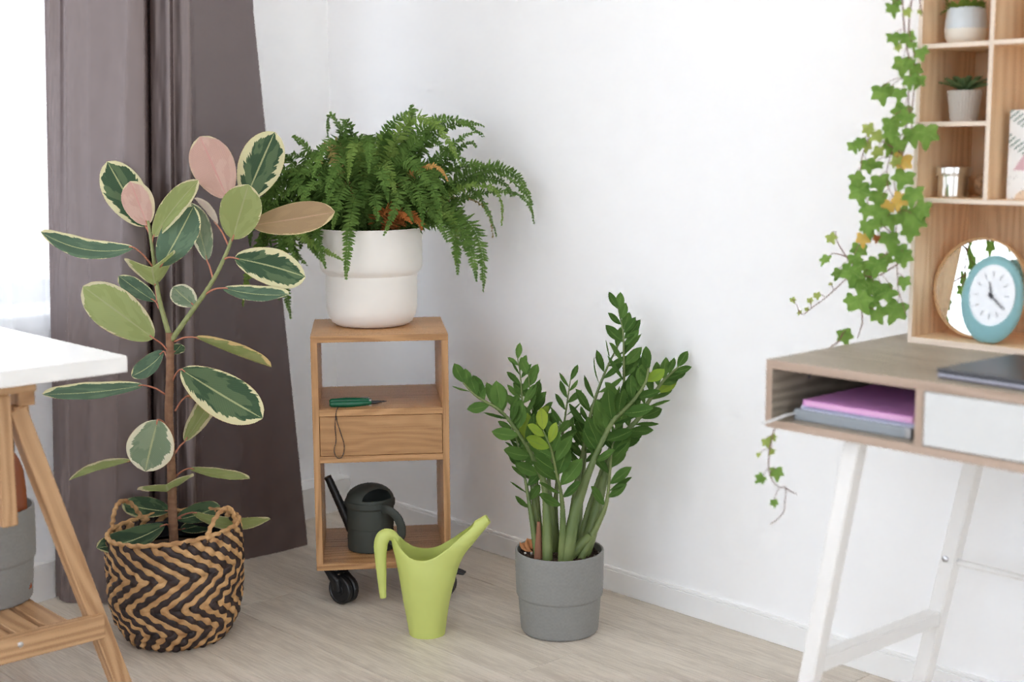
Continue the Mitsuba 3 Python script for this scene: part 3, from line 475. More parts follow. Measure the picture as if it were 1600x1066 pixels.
# ------------------------------------------------------------------ mesh helpers
def N(v): v = np.asarray(v, float); return v / np.linalg.norm(v)
def add(key, mesh, bsdf, smooth=False, uv=None):
    while key in scene:
        a, _, b = key.rpartition('_')
        key = '%s_%03d' % ((a, int(b) + 1) if b.isdigit() and len(b) == 3 else (key, 1))
    scene[key] = mikit.ply(mesh, bsdf, smooth=smooth, uv=uv)
    return key
def tag(key, label, cat, group=None):
    labels[key] = {'label': label, 'category': cat}
    if group: labels[key]['group'] = group
    return key
def struct(key, label=None):
    labels[key] = {'kind': 'structure'}
    if label: labels[key]['label'] = label
def note(key, label): labels.setdefault(key, {})['label'] = label
def frame(origin, ex, ey=None, ez=None):
    """4x4 from an origin and axes (ez defaults to up)."""
    ex = N(ex); ez = N(ez if ez is not None else (0, 0, 1)); ey = np.cross(ez, ex)
    m = np.eye(4); m[:3, 0], m[:3, 1], m[:3, 2], m[:3, 3] = ex, ey, ez, origin
    return m
def xf(mesh, m):
    v = np.asarray(mesh[0]) @ m[:3, :3].T + m[:3, 3]
    return (v,) + tuple(mesh[1:])
def join(parts):
    vs, fs, us, k = [], [], [], 0
    for q in parts:
        vs.append(q[0]); fs.append(np.asarray(q[1]) + k); k += len(q[0])
        if len(q) > 2: us.append(q[2])
    return (np.vstack(vs), np.vstack(fs)) + ((np.vstack(us),) if us else ())
def box(lo, hi, bev=.0012, grain=0, seed=0.0):
    """Chamfered box with uv: u along the grain axis, v across it, both in metres."""
    lo, hi = np.array(lo, float), np.array(hi, float)
    c, h = (lo + hi) / 2, (hi - lo) / 2
    bev = min(bev, h.min() * .45)
    V, F, U = [], [], []
    def face(pts, ax):
        pts = np.array(pts)
        nn = np.cross(pts[1] - pts[0], pts[2] - pts[0])
        if nn @ pts.mean(0) < 0: pts = pts[::-1]
        k = len(V); V.extend(pts)
        F.append((k, k + 1, k + 2))
        if len(pts) == 4: F.append((k, k + 2, k + 3))
        rest = [a for a in range(3) if a != grain and a != ax]
        va = rest[0]
        ua = grain if ax != grain else rest[-1]
        for q in pts: U.append((q[ua] + seed * 1.37 + .31 * ax, q[va] + seed * .73 + .17 * ax))
    s = (-1, 1)
    for ax in range(3):
        a, b = [i for i in range(3) if i != ax]
        for sg in s:
            pts = []
            for sa, sb in ((-1, -1), (1, -1), (1, 1), (-1, 1)):
                q = np.zeros(3); q[ax] = sg * h[ax]; q[a] = sa * (h[a] - bev); q[b] = sb * (h[b] - bev); pts.append(q)
            face(pts, ax)
        for sa in s:
            for sb in s:
                pts = []
                for end, first in ((-1, 1), (1, 1), (1, 0), (-1, 0)):
                    q = np.zeros(3); q[ax] = end * (h[ax] - bev)
                    q[a] = sa * (h[a] - (0 if first else bev)); q[b] = sb * (h[b] - (bev if first else 0)); pts.append(q)
                face(pts, a)
    for sx in s:
        for sy in s:
            for sz in s:
                sg = np.array((sx, sy, sz))
                face([sg * (h - bev * (1 - np.eye(3)[k])) for k in range(3)], 0)
    return np.array(V) + c, np.array(F), np.array(U)
def addbox(key, lo, hi, bsdf, bev=.0012, grain=0, seed=0.0, m=None):
    b = box(lo, hi, bev, grain, seed)
    if m is not None: b = xf(b, m)
    return add(key, b[:2], bsdf, uv=b[2])
def lathe(prof, n=48, a0=0.0, a1=2 * math.pi):
    prof = np.array(prof, float)
    full = abs(a1 - a0 - 2 * math.pi) < 1e-6
    A = np.linspace(a0, a1, n, endpoint=not full)
    V = np.stack([np.outer(prof[:, 0], np.cos(A)), np.outer(prof[:, 0], np.sin(A)), np.outer(prof[:, 1], np.ones(n))], -1)
    m = len(prof); F = []
    for i in range(m - 1):
        for j in range(n if full else n - 1):
            a, b = i * n + j, i * n + (j + 1) % n
            F += [(a, b, b + n), (a, b + n, a + n)]
    V = V.reshape(-1, 3); F = np.array(F)
    ar = np.linalg.norm(np.cross(V[F[:, 1]] - V[F[:, 0]], V[F[:, 2]] - V[F[:, 0]]), axis=1)
    return V, F[ar > 1e-14]
def at(mesh, p): return (np.asarray(mesh[0]) + np.array(p),) + tuple(mesh[1:])
def smoothline(pts, n):
    """Catmull-Rom through the points, n samples."""
    P = np.array(pts, float); P = np.vstack([2 * P[0] - P[1], P, 2 * P[-1] - P[-2]])
    t = np.linspace(0, len(P) - 3 - 1e-9, n); i = t.astype(int); f = (t - i)[:, None]
    a, b, c, d = P[i], P[i + 1], P[i + 2], P[i + 3]
    return .5 * (2 * b + (c - a) * f + (2 * a - 5 * b + 4 * c - d) * f ** 2 + (3 * b - a - 3 * c + d) * f ** 3)
def tube(P, R, k=8, cap=True, twist=None, flat=None, up=None):
    """Sweep: P points, R radius (number or per point). flat: ratio of the second axis. twist(i, angles) -> radius factors."""
    P = np.array(P, float); n = len(P); R = np.broadcast_to(R, n)
    tg = np.gradient(P, axis=0); tg /= np.linalg.norm(tg, axis=1, keepdims=True) + 1e-12
    if up is None:
        nrm = N(np.cross(tg[0], (0, 0, 1) if abs(tg[0][2]) < .9 else (1, 0, 0)))
    V = []
    A = np.arange(k) * 2 * np.pi / k
    for i in range(n):
        if up is not None: u_ = up[i] if np.ndim(up) == 2 else np.array(up); nrm = u_
        nrm = N(nrm - tg[i] * (nrm @ tg[i])); bi = np.cross(tg[i], nrm)
        w = twist(i, A) if twist else 1.0
        V.append(P[i] + R[i] * (np.outer(np.cos(A) * w * (flat or 1.0), nrm) + np.outer(np.sin(A) * w, bi)))
    V = np.vstack(V); F = []
    for i in range(n - 1):
        for j in range(k):
            a, b = i * k + j, i * k + (j + 1) % k
            F += [(a, b, b + k), (a, b + k, a + k)]
    if cap:
        V = np.vstack([V, P[:1], P[-1:]]); q = n * k
        for j in range(k):
            F += [(q, (j + 1) % k, j), (q + 1, (n - 1) * k + j, (n - 1) * k + (j + 1) % k)]
    return V, np.array(F)
def rod(a, b, r, k=12): return tube([a, (np.array(a) * .5 + np.array(b) * .5), b], r, k)
def hull(spheres, n=24):
    parts = [manifold3d.Manifold.sphere(r, n).translate(list(map(float, c))) for c, r in spheres]
    return manifold3d.Manifold.batch_hull(parts)
def leaf(B, Tp, Nn, w, fold, bend, seed, nu=14, nv=8, shape=.62, tipexp=.9, ripple=0.0, rng=None):
    """A blade from base to tip: oval outline, folded along the midrib and bent; uv = (seed + t, -1..1)."""
    B, Tp, Nn = np.array(B), np.array(Tp), np.array(Nn)
    a = Tp - B; L = np.linalg.norm(a); a = a / L; s = np.cross(a, Nn)
    t = np.linspace(0, 1, nu + 1); v = np.linspace(-1, 1, nv + 1)
    prof = (np.clip(t * (1 - t) * 4, 0, 1) ** shape) * (1 + .10 * np.sin((t - .5) * 3))
    prof = np.maximum(prof, .012); prof[-1] = .012
    V, U = [], []
    ph = (seed * 2.399) % 6.28
    for i, ti in enumerate(t):
        for vj in v:
            x = vj * prof[i] * w / 2
            z = fold * abs(x) * 2 + bend * L * 4 * ti * (1 - ti) * .5 + ripple * w * math.sin(ti * 17 + ph + (2 if vj > 0 else 0)) * vj * vj * prof[i]
            z -= .10 * w * (vj * prof[i]) ** 2 * (1 if bend < 0 else -1) * .5
            V.append(B + a * L * ti + s * x + Nn * z); U.append((seed + .002 + ti * .996, vj))
    F = []
    for i in range(nu):
        for j in range(nv):
            q = i * (nv + 1) + j
            F += [(q, q + nv + 2, q + 1), (q, q + nv + 1, q + nv + 2)]
    return np.array(V), np.array(F), np.array(U)

# ------------------------------------------------------------------ the room
RX, RY, RZ = 5.6, -4.8, 3.1          # room: x 0..RX, y RY..0, z 0..RZ
add('floor', box((-.3, RY - .3, -.12), (RX + .3, .3, -.012), 0)[:2], 'laminate'); struct('floor', 'pale laminate plank floor')
rng = random.Random(11); row = 0; y = 0.0; k = 0
while y > RY:
    x = -rng.uniform(0.15, 1.25)
    while x < RX:
        x0, x1 = max(x, 0), min(x + 1.285, RX); y0, y1 = max(y - .192, RY), y
        if x1 - x0 > .02:
            b = box((x0 + .0003, y0 + .0003, -.012), (x1 - .0003, y1 - .0003, 0), .0011)
            add('floor__plank', b[:2], 'laminate', uv=np.stack([b[0][:, 0] - x + k * 10.0 + .5, b[0][:, 1]], -1)); k += 1
        x += 1.285
    y -= .192
def slab(lo, hi): return box(lo, hi, 0)[:2]
add('wall_right', slab((-.3, 0, 0), (RX + .3, .2, RZ)), 'wall_paint'); struct('wall_right', 'white plastered wall')
WIN = [(-2.75, -.45), (-4.4, -3.25)]
WZ0, WZ1 = .70, 2.98
ys = [0.0] + [q for a, b in WIN for q in (b, a)] + [RY - .2]
parts = [slab((-.3, RY - .2, 0), (0, 0, WZ0)), slab((-.3, RY - .2, WZ1), (0, 0, RZ))]
for i in range(0, len(ys), 2): parts.append(slab((-.3, ys[i + 1], WZ0), (0, ys[i], WZ1)))
add('wall_left', join(parts), 'wall_paint'); struct('wall_left', 'white window wall')
NW = (.5, 4.4); NZ = (.6, 2.98)
add('wall_near', join([slab((0, RY - .2, 0), (NW[0], RY, RZ)), slab((NW[1], RY - .2, 0), (RX, RY, RZ)),
                       slab((NW[0], RY - .2, 0), (NW[1], RY, NZ[0])), slab((NW[0], RY - .2, NZ[1]), (NW[1], RY, RZ))]), 'wall_paint'); struct('wall_near')
add('wall_far', join([slab((RX, RY - .2, 0), (RX + .2, -3.8, RZ)), slab((RX, -1.6, 0), (RX + .2, .2, RZ)), slab((RX, -3.8, 0), (RX + .2, -1.6, .15)), slab((RX, -3.8, 2.98), (RX + .2, -1.6, RZ))]), 'wall_paint'); struct('wall_far')
add('ceiling', slab((-.3, RY - .2, RZ), (RX + .2, .2, RZ + .2)), 'ceiling_paint'); struct('ceiling')
def window(key, axis, a, b, z0, z1, c, mull):
    """A white framed window in the plane axis = c, from a to b."""
    def bx(a0, a1, z_0, z_1, d0, d1):
        return slab((c + d0, a0, z_0), (c + d1, a1, z_1)) if axis == 0 else slab((a0, c + d0, z_0), (a1, c + d1, z_1))
    f = [bx(a, b, z0, z0 + .06, -.04, .04), bx(a, b, z1 - .06, z1, -.04, .04), bx(a, a + .06, z0 + .06, z1 - .06, -.04, .04), bx(b - .06, b, z0 + .06, z1 - .06, -.04, .04)]
    for q in mull: f.append(bx(q - .045, q + .045, z0 + .06, z1 - .06, -.04, .04))
    add(key, join(f), 'pvc'); struct(key)
    ed = [a + .06] + [q for m_ in mull for q in (m_ - .045, m_ + .045)] + [b - .06]
    for i in range(0, len(ed), 2):
        p0, p1 = ed[i], ed[i + 1]
        if axis == 0: V = [(c, p0, z0 + .06), (c, p1, z0 + .06), (c, p1, z1 - .06), (c, p0, z1 - .06)]
        else: V = [(p0, c, z0 + .06), (p1, c, z0 + .06), (p1, c, z1 - .06), (p0, c, z1 - .06)]
        add(key + '__pane', (np.array(V, float), np.array([(0, 1, 2), (0, 2, 3)])), 'pane_glass')
window('window_1', 0, WIN[0][0], WIN[0][1], WZ0, WZ1, -.16, [-1.6])
window('window_2', 0, WIN[1][0], WIN[1][1], WZ0, WZ1, -.16, [])
window('window_4', 0, -3.8, -1.6, .15, 2.98, RX + .1, [-2.7])
window('window_3', 1, NW[0], NW[1], NZ[0], NZ[1], RY - .1, [1.8, 3.1])
addbox('trim_1', (-.1, WIN[0][0] - .05, WZ0 - .035), (.15, WIN[0][1] + .03, WZ0 - .001), 'pvc', .006); struct('trim_1', 'white window sill')
# skirting board of the right wall with its stepped top edge, and the boxed-in pipe along the window wall
addbox('baseboard_right', (.06, -.012, 0), (RX, .003, .054), 'white_paint', .001); struct('baseboard_right', 'white skirting board')
addbox('baseboard_right__top_bead', (.06, -.009, .0535), (RX, .003, .0615), 'white_paint', .003)
pl = [(0, 0), (.058, 0), (.255, -1.12), (.255, -2.8), (0, -2.8)]
m = manifold3d.Manifold.extrude(manifold3d.CrossSection([pl[::-1]]), .094)
mm = m.to_mesh()
add('trim_2', (mm.vert_properties[:, :3], mm.tri_verts), 'white_paint'); struct('trim_2', 'low white pipe casing along the window wall')
addbox('baseboard_far', (RX - .012, RY, 0), (RX, -.015, .06), 'white_paint', .002); struct('baseboard_far')
addbox('baseboard_near', (0, RY, 0), (RX - .015, RY + .012, .06), 'white_paint', .002); struct('baseboard_near')

# ------------------------------------------------------------------ curtains
def curtain():
    n, nz = 260, 70
    def dense(pl): return smoothline(np.array(pl), n)
    def lin(pl, amt=.55):
        P = np.array(pl); q = np.linspace(0, len(P) - 1, n)
        L_ = np.stack([np.interp(q, np.arange(len(P)), P[:, k]) for k in (0, 1)], -1)
        return L_ * amt + dense(pl) * (1 - amt)
    top, hem = lin(CURTAIN_TOP), lin(CURTAIN_HEM)
    zs = np.concatenate([np.linspace(3.02, 1.47, 14)[:-1], np.linspace(1.47, .006, nz)])
    V, U = [], []
    for z in zs:
        t = np.clip((1.47 - z) / 1.464, 0, 1)
        row = top * (1 - t) + hem * t
        q = np.linspace(0, 1, n)
        wr = (meshkit.fbm(np.stack([q * 16, np.full(n, z * 5.0), np.full(n, 3.0)], -1), 3, seed=2) - .5) * .010 * (.4 + .9 * t ** 3)
        zz = z + (.006 * np.sin(q * 23) * t ** 20)
        V.append(np.column_stack([row[:, 0] + wr, row[:, 1] - wr * .6, np.broadcast_to(np.maximum(zz, .003), n)]))
        U.append(np.column_stack([q * 1.4, np.full(n, z)]))
    V, U = np.vstack(V), np.vstack(U); F = []
    for i in range(len(zs) - 1):
        a = i * n + np.arange(n - 1)
        F += [np.stack([a, a + n, a + 1], -1), np.stack([a + 1, a + n, a + n + 1], -1)]
    return V, np.vstack(F), U
cv = curtain()
add('curtain', cv[:2], 'drape', smooth=True, uv=cv[2])
tag('curtain', 'floor-length mauve brown blackout curtain hanging beside the window', 'curtain')
def voile():
    n, zs = 420, np.concatenate([[3.02, 2.0, 1.47], np.linspace(1.3, .104, 16)])
    y = np.linspace(-.88, -1.45, n); q = np.arange(n) / n
    V = []
    for z in zs:
        t = np.clip((1.5 - z) / 1.4, 0, 1)
        f = .016 * np.sin(q * 48 + 1.2 * np.sin(q * 11)) + .009 * np.sin(q * 21 + 2 + t) + .012 * t * np.sin(q * 15 + 1)
        V.append(np.column_stack([.190 + f + .045 * t, y + .006 * np.cos(q * 48), np.full(n, z) + .008 * t ** 6 * np.sin(q * 33)]))
    F = []
    for i in range(len(zs) - 1):
        a = i * n + np.arange(n - 1)
        F += [np.stack([a, a + n, a + 1], -1), np.stack([a + 1, a + n, a + n + 1], -1)]
    return np.vstack(V), np.vstack(F)
add('sheer_curtain', voile(), 'voile', smooth=True)
tag('sheer_curtain', 'thin white sheer curtain in front of the bright window', 'curtain')

# ------------------------------------------------------------------ oak cart
CA = 0.93191
E_, G_ = np.array((math.cos(CA), math.sin(CA), 0)), np.array((-math.sin(CA), math.cos(CA), 0))
CM = frame((.7645, -.618, 0), E_)              # local: x across the front, y to the back, z up
W, D, TH = .3258, .3178, .0157
c = 'rolling_cart'
addbox(c + '__top', (0, 0, .6519), (W, D, .6676), 'oak', .0008, 0, 1, CM)
addbox(c + '__side_panel', (0, .0005, .1093), (TH, D, .6519), 'oak', .0006, 2, 2, CM)
addbox(c + '__side_panel', (W - TH, .0005, .1093), (W, D, .6519), 'oak', .0006, 2, 3, CM)
addbox(c + '__shelf', (TH, .0005, .4737), (W - TH, D, .4894), 'oak', .0006, 0, 4, CM)
addbox(c + '__shelf', (TH, .0005, .3600), (W - TH, D, .3757), 'oak', .0006, 0, 5, CM)
addbox(c + '__base_board', (0, .0, .0936), (W, D, .1093), 'oak', .0008, 0, 6, CM)
dk_ = addbox(c + '__drawer', (TH + .0012, .0012, .3769), (W - TH - .0012, .016, .4725), 'oak_figured', .0006, 0, 0, CM)
note(dk_, 'flush oak drawer front without a handle')
tb = join([slab((TH + .004, .016, .379), (TH + .012, D - .02, .46)), slab((W - TH - .012, .016, .379), (W - TH - .004, D - .02, .46)),
           slab((TH + .012, .016, .379), (W - TH - .012, D - .02, .385)), slab((TH + .012, D - .03, .385), (W - TH - .012, D - .02, .46))])
add(c + '__drawer__tray', xf(tb, CM), 'oak', uv=np.asarray(tb[0])[:, :2])
tag(c, 'tall narrow oak cart on black castors in the room corner', 'cart')
def castor(lx, ly, ang, brake):
    key = c + '__castor'
    p = CM @ np.array((lx, ly, 0, 1)); m = frame(p[:3], (math.cos(ang), math.sin(ang), 0))   # local x = rolling direction
    body = hull([((-.008, s * .021, .083), .009) for s in (-1, 1)] + [((.022, s * .019, .060), .010) for s in (-1, 1)] + [((.026, s * .019, .036), .007) for s in (-1, 1)])
    cut = manifold3d.Manifold.cylinder(.05, .041, .041, 40).translate([0, 0, -.025]).rotate([90, 0, 0]).scale([1, .58, 1]).translate([.025, 0, .036])
    fork = body - cut
    v = fork.to_mesh(); arr = (v.vert_properties[:, :3], v.tri_verts)
    pl_ = join([slab((-.024, -.024, .0905), (.024, .024, .0936)), at(lathe([(0, .080), (.017, .080), (.017, .0905), (0, .0905)], 24), (0, 0, 0))])
    key = add(key, xf(join([arr, pl_]), m), 'black_plastic', smooth=30)
    for s in (-1, 1):
        wv = lathe([(.0, -.008), (.012, -.0085), (.013, -.0065), (.027, -.0065), (.029, -.009), (.033, -.0085), (.0355, -.005), (.0355, .005), (.033, .0085), (.029, .009), (.027, .0065), (.013, .0065), (.012, .0085), (0, .008)], 40)
        wv = (wv[0][:, [0, 2, 1]] * (1, 1, 1), wv[1][:, ::-1])
        add(key + '__wheel', xf(at(wv, (.025, s * .0102, .0355)), m), 'black_plastic', smooth=35)
    add(key + '__axle', xf(rod((.025, -.024, .0355), (.025, .024, .0355), .004), m), 'dull_steel', smooth=30)
    if brake:
        h_ = hull([((.045, s * .014, .074), .006) for s in (-1, 1)] + [((.082, s * .009, .066), .003) for s in (-1, 1)]).to_mesh()
        add(key + '__brake_lever', xf((h_.vert_properties[:, :3], h_.tri_verts), m), 'black_plastic', smooth=40)
castor(.045, .052, math.radians(10.0), False)
castor(W - .045, .052, math.radians(35.0), True)
castor(.045, D - .045, math.radians(120.0), False)
castor(W - .045, D - .045, math.radians(60.0), False)

# ------------------------------------------------------------------ white pot on the cart
PC = np.array((.700, -.385, .6676))
pot_prof = [(0, 0), (.072, 0), (.088, .003), (.100, .011), (.1085, .026), (.1125, .045), (.1135, .09), (.1137, .128), (.1165, .1315), (.1225, .137), (.1265, .146), (.1275, .160),
            (.1275, .225), (.1265, .238), (.1245, .2430), (.1225, .2430), (.1205, .238), (.1195, .20), (.118, .15), (.1065, .134), (.1065, .06), (0, .04)]
add('white_planter', at(lathe(pot_prof, 72), PC), 'white_pot', smooth=35)
tag('white_planter', 'large cream white planter with a stepped rim standing on the oak cart', 'plant pot')

# ------------------------------------------------------------------ grey pot of the ZZ plant
ZC = np.array((1.273, -.295, 0))
def grey_pot_prof(s=1.0, h=.193):
    q = [(0, 0), (.080, 0), (.0865, .002), (.0895, .007), (.0925, .045), (.0955, .0845), (.0985, .0875), (.1000, .092), (.1015, .14), (.1020, h - .004), (.1012, h), (.0975, h), (.0965, h - .004), (.095, .10), (.088, .085), (.085, .03), (0, .02)]
    return [(a * s, b) for a, b in q]
add('grey_planter', at(lathe(grey_pot_prof(), 72), ZC), 'grey_pot', smooth=35)
tag('grey_planter', 'matt grey planter with a seam standing on the floor against the right wall', 'plant pot')
# ------------------------------------------------------------------ fern
fk = 'boston_fern'
fz = PC[2] + .215
add(fk + '__soil', at(lathe([(.1185, -.012), (.1185, 0), (.06, .006), (.0, .008)], 40), (PC[0], PC[1], fz)), 'soil', smooth=True)
rng = random.Random(21)
def root_mat():
    q = []
    for i in range(260):
        a, r = rng.uniform(0, 6.28), .108 * math.sqrt(rng.random())
        a2, l = rng.uniform(0, 6.28), rng.uniform(.01, .03)
        p = np.array((PC[0] + r * math.cos(a), PC[1] + r * math.sin(a), fz + .002))
        tip = p + (l * math.cos(a2), l * math.sin(a2), rng.uniform(.004, .018))
        q.append(tube(smoothline([p, (p + tip) / 2 + (0, 0, .006), tip], 4), .0011, 3, False))
    return join(q)
labels[add(fk + '__dry_roots', root_mat(), 'root_fibre')] = {'kind': 'stuff', 'label': 'rust brown dry fern litter on the pot soil'}
TOROOM = N((.79, -.60, .18))
def frond(st, mid, tip, w, kind, r):
    st, mid, tip = map(np.array, (st, mid, tip))
    cp = 2 * mid - .5 * (st + tip)
    n = 120; t = np.linspace(0, 1, n)[:, None]
    P = (1 - t) ** 2 * st + 2 * t * (1 - t) * cp + t ** 2 * tip
    seg = np.linalg.norm(np.diff(P, axis=0), axis=1); cum = np.concatenate([[0], np.cumsum(seg)]); L = cum[-1]
    out = [tube(P[::8], np.linspace(.0014, .0005, len(P[::8])), 4, False)]
    s_, sp, k = .14 * L, .0070, 0
    horiz = np.cross(tip - st, (0, 0, 1)); horiz = N(horiz) if np.linalg.norm(horiz) > 1e-6 else np.array((1, 0, 0))
    lean = r.uniform(.25, .75)
    V, F = [], []
    while s_ < L * .997:
        f = s_ / L
        p = np.array([np.interp(s_, cum, P[:, a]) for a in range(3)])
        i = min(int(np.searchsorted(cum, s_)), n - 2); tg = N(P[i + 1] - P[max(i - 1, 0)])
        sc = np.cross(tg, TOROOM); sc /= np.linalg.norm(sc) + 1e-9
        if sc @ horiz < 0: sc = -sc
        side = N(sc * (1 - lean) + horiz * lean); side = N(side - tg * (side @ tg)); nn = np.cross(side, tg)
        if nn[2] < -.2: nn = -nn
        l = w * .5 * min(1, (f - .10) / .16) * (1 - max(0, (f - .35) / .65) ** 1.7) + .0025
        for sg in (-1, 1):
            d = N(side * sg + tg * (.30 + r.uniform(-.22, .22)) + nn * r.uniform(-.30, .55))
            lw = .0029 + .0008 * r.random(); b = len(V); ll = l * r.uniform(.88, 1.1)
            curl = r.uniform(-.55, .15); wv = r.uniform(-.5, .5)
            for q, ww in ((0, .55), (.16, 1.15), (.45, .95), (.75, .70), (1.0, .06)):
                c_ = p + d * ll * q + nn * (ll * curl * q * q * .55)
                e_ = tg * (ww * lw); z_ = nn * lw * .35 * ww
                tw = nn * lw * wv * q
                V += [c_ - e_ + z_ - tw, c_ - z_ * .4, c_ + e_ + z_ + tw]
            for q in range(4):
                a = b + q * 3
                for o in (0, 1): F += [(a + o, a + o + 1, a + o + 4), (a + o, a + o + 4, a + o + 3)]
        s_ += sp
    out.append((np.array(V), np.array(F)))
    return join([(o[0], o[1]) for o in out])
FK = ['fern_green', 'fern_bright', 'fern_dry', 'fern_brown', 'fern_tan']
allf = [tuple(q) for q in FERN_FRONDS]
for i in range(46):                                  # the inner fronds that fill the crown
    a = i * 2.39996; reach = rng.uniform(.10, .23); st = PC + (.045 * math.cos(a) * rng.random(), .045 * math.sin(a) * rng.random(), .205)
    hgt = rng.uniform(.02, .15)
    tip = PC + (reach * math.cos(a), reach * math.sin(a), .235 + hgt)
    mid = PC + (reach * .50 * math.cos(a), reach * .50 * math.sin(a), .29 + hgt * 1.15)
    if tip[1] > -.06 or tip[0] < .34: continue
    allf.append((tuple(st), tuple(mid), tuple(tip), rng.uniform(.052, .068), 1 if i % 9 == 4 else 0))
for st, mid, tip, w, kind in allf:
    key = add(fk + '__frond', frond(st, mid, tip, w, kind, rng), FK[kind], smooth=True)
    if kind == 2: note(key, 'yellowing fern frond')
    if kind in (3, 4): note(key, 'dry rust-coloured fern frond')
tag(fk, 'bushy green fern with drooping fronds growing in the large white planter', 'fern')

# ------------------------------------------------------------------ pruning shears on the cart shelf
sk = 'pruning_shears'
A_, B_, C_, S_ = np.array((.7591, -.5568, .4975)), np.array((.8115, -.4810, .4975)), np.array((.8290, -.4511, .4985)), np.array((.7895, -.4800, .503))
ax = N(B_ - A_); sd = np.cross((0, 0, 1), ax)
for sg, zz in ((-1, -.0005), (1, .004)):
    h = hull([(A_ + sd * sg * .007 + (0, 0, zz), .0065), (A_ + ax * .035 + sd * sg * .010 + (0, 0, zz), .0078), (A_ + ax * .065 + sd * sg * .008 + (0, 0, zz), .0070), (B_ + sd * sg * .003 + (0, 0, zz), .0048)], 20).to_mesh()
    note(add(sk + '__handle', (h.vert_properties[:, :3], h.tri_verts), 'shear_green', smooth=50), 'dark green handle')
for sg in (-1, 1):
    h = hull([(B_ - ax * .008 + sd * sg * .002, .004), (B_ + ax * .010 + sd * sg * .0035, .0040), (C_ + ax * .004 + sd * sg * .0005, .0010)], 14).to_mesh()
    note(add(sk + '__blade', (h.vert_properties[:, :3], h.tri_verts), 'blade_black' if sg < 0 else 'dull_steel', smooth=40), 'black blade' if sg < 0 else 'bright blade')
q = np.linspace(0, 1, 60); hel = np.array([S_ + ax * (t - .5) * .020 + sd * .0045 * math.cos(t * 38) + np.array((0, 0, .0045)) * math.sin(t * 38) for t in q])
note(add(sk + '__spring', tube(hel, .0011, 5), 'steel', smooth=True), 'steel spring')
add(sk + '__rivet', at(lathe([(0, -.008), (.004, -.008), (.004, .007), (.003, .008), (0, .008)], 16), B_), 'steel', smooth=30)
note(add(sk + '__cord', tube(smoothline(SHEAR_CORD, 90), .0009, 5), 'clock_black', smooth=True), 'thin black wrist cord hanging over the drawer')
tag(sk, 'small green-handled pruning shears lying on the cart shelf', 'shears')

# ------------------------------------------------------------------ dark green watering can inside the cart
gk = 'watering_can'
gp = (CM @ np.array((.132, .125, .1094, 1)))[:3]
GM = frame(gp, E_)                                   # local x to the right in front of the cart, y away
def on(m, mesh): return xf(mesh, m)
body = [(0, .0), (.052, 0), (.0565, .002), (.0575, .006), (.0575, .056), (.0570, .0575), (.0585, .059), (.0590, .062), (.0590, .108), (.0605, .110), (.0625, .113), (.0628, .126), (.0605, .128), (.0575, .128), (.0565, .120), (.0555, .06), (.054, .006), (0, .005)]
add(gk + '__body', on(GM, lathe(body, 64)), 'dark_green_plastic', smooth=32)
sp_out = manifold3d.Manifold.sphere(.0600, 64).scale([1, 1, .66]).translate([0, 0, .1265]); sp_in = manifold3d.Manifold.sphere(.0575, 64).scale([1, 1, .66]).translate([0, 0, .1255])
cut = manifold3d.Manifold.cube([.4, .4, .4], True).translate([0, 0, .1265 - .2])
dome = (sp_out - sp_in) - cut
hm = [(.036 * math.cos(a), .0250 * math.sin(a)) for a in np.linspace(0, math.pi, 40)]
mouth2 = manifold3d.Manifold.extrude(manifold3d.CrossSection([hm]), .10).rotate([90, 0, 0]).translate([.0165, .004, .1335])
dome = dome - mouth2
v = dome.to_mesh()
note(add(gk + '__hood', on(GM, (v.vert_properties[:, :3], v.tri_verts)), 'dark_green_plastic', smooth=32), 'rounded hood with a large filling mouth')
add(gk + '__handle', on(GM, tube(smoothline([(.030, -.052, .112), (.044, -.072, .116), (.064, -.076, .100), (.075, -.074, .072), (.072, -.066, .044), (.050, -.040, .020)], 40), .0115, 14, flat=.45)), 'dark_green_plastic', smooth=True)
spp = smoothline([(-.048, .0, .050), (-.059, .0, .078), (-.078, 0, .125), (-.0975, 0, .173), (-.1035, 0, .187)], 40)
add(gk + '__spout', on(GM, tube(spp, np.interp(np.linspace(0, 1, 40), [0, .6, .93, 1], [.0125, .0100, .0090, .0098]), 18)), 'black_plastic', smooth=40)
add(gk + '__spout_brace', on(GM, tube(smoothline([(-.056, 0, .121), (-.064, 0, .119), (-.076, 0, .122)], 10), .0042, 8)), 'dark_green_plastic', smooth=True)
tag(gk, 'small dark green watering can with a hood standing inside the cart', 'watering can')

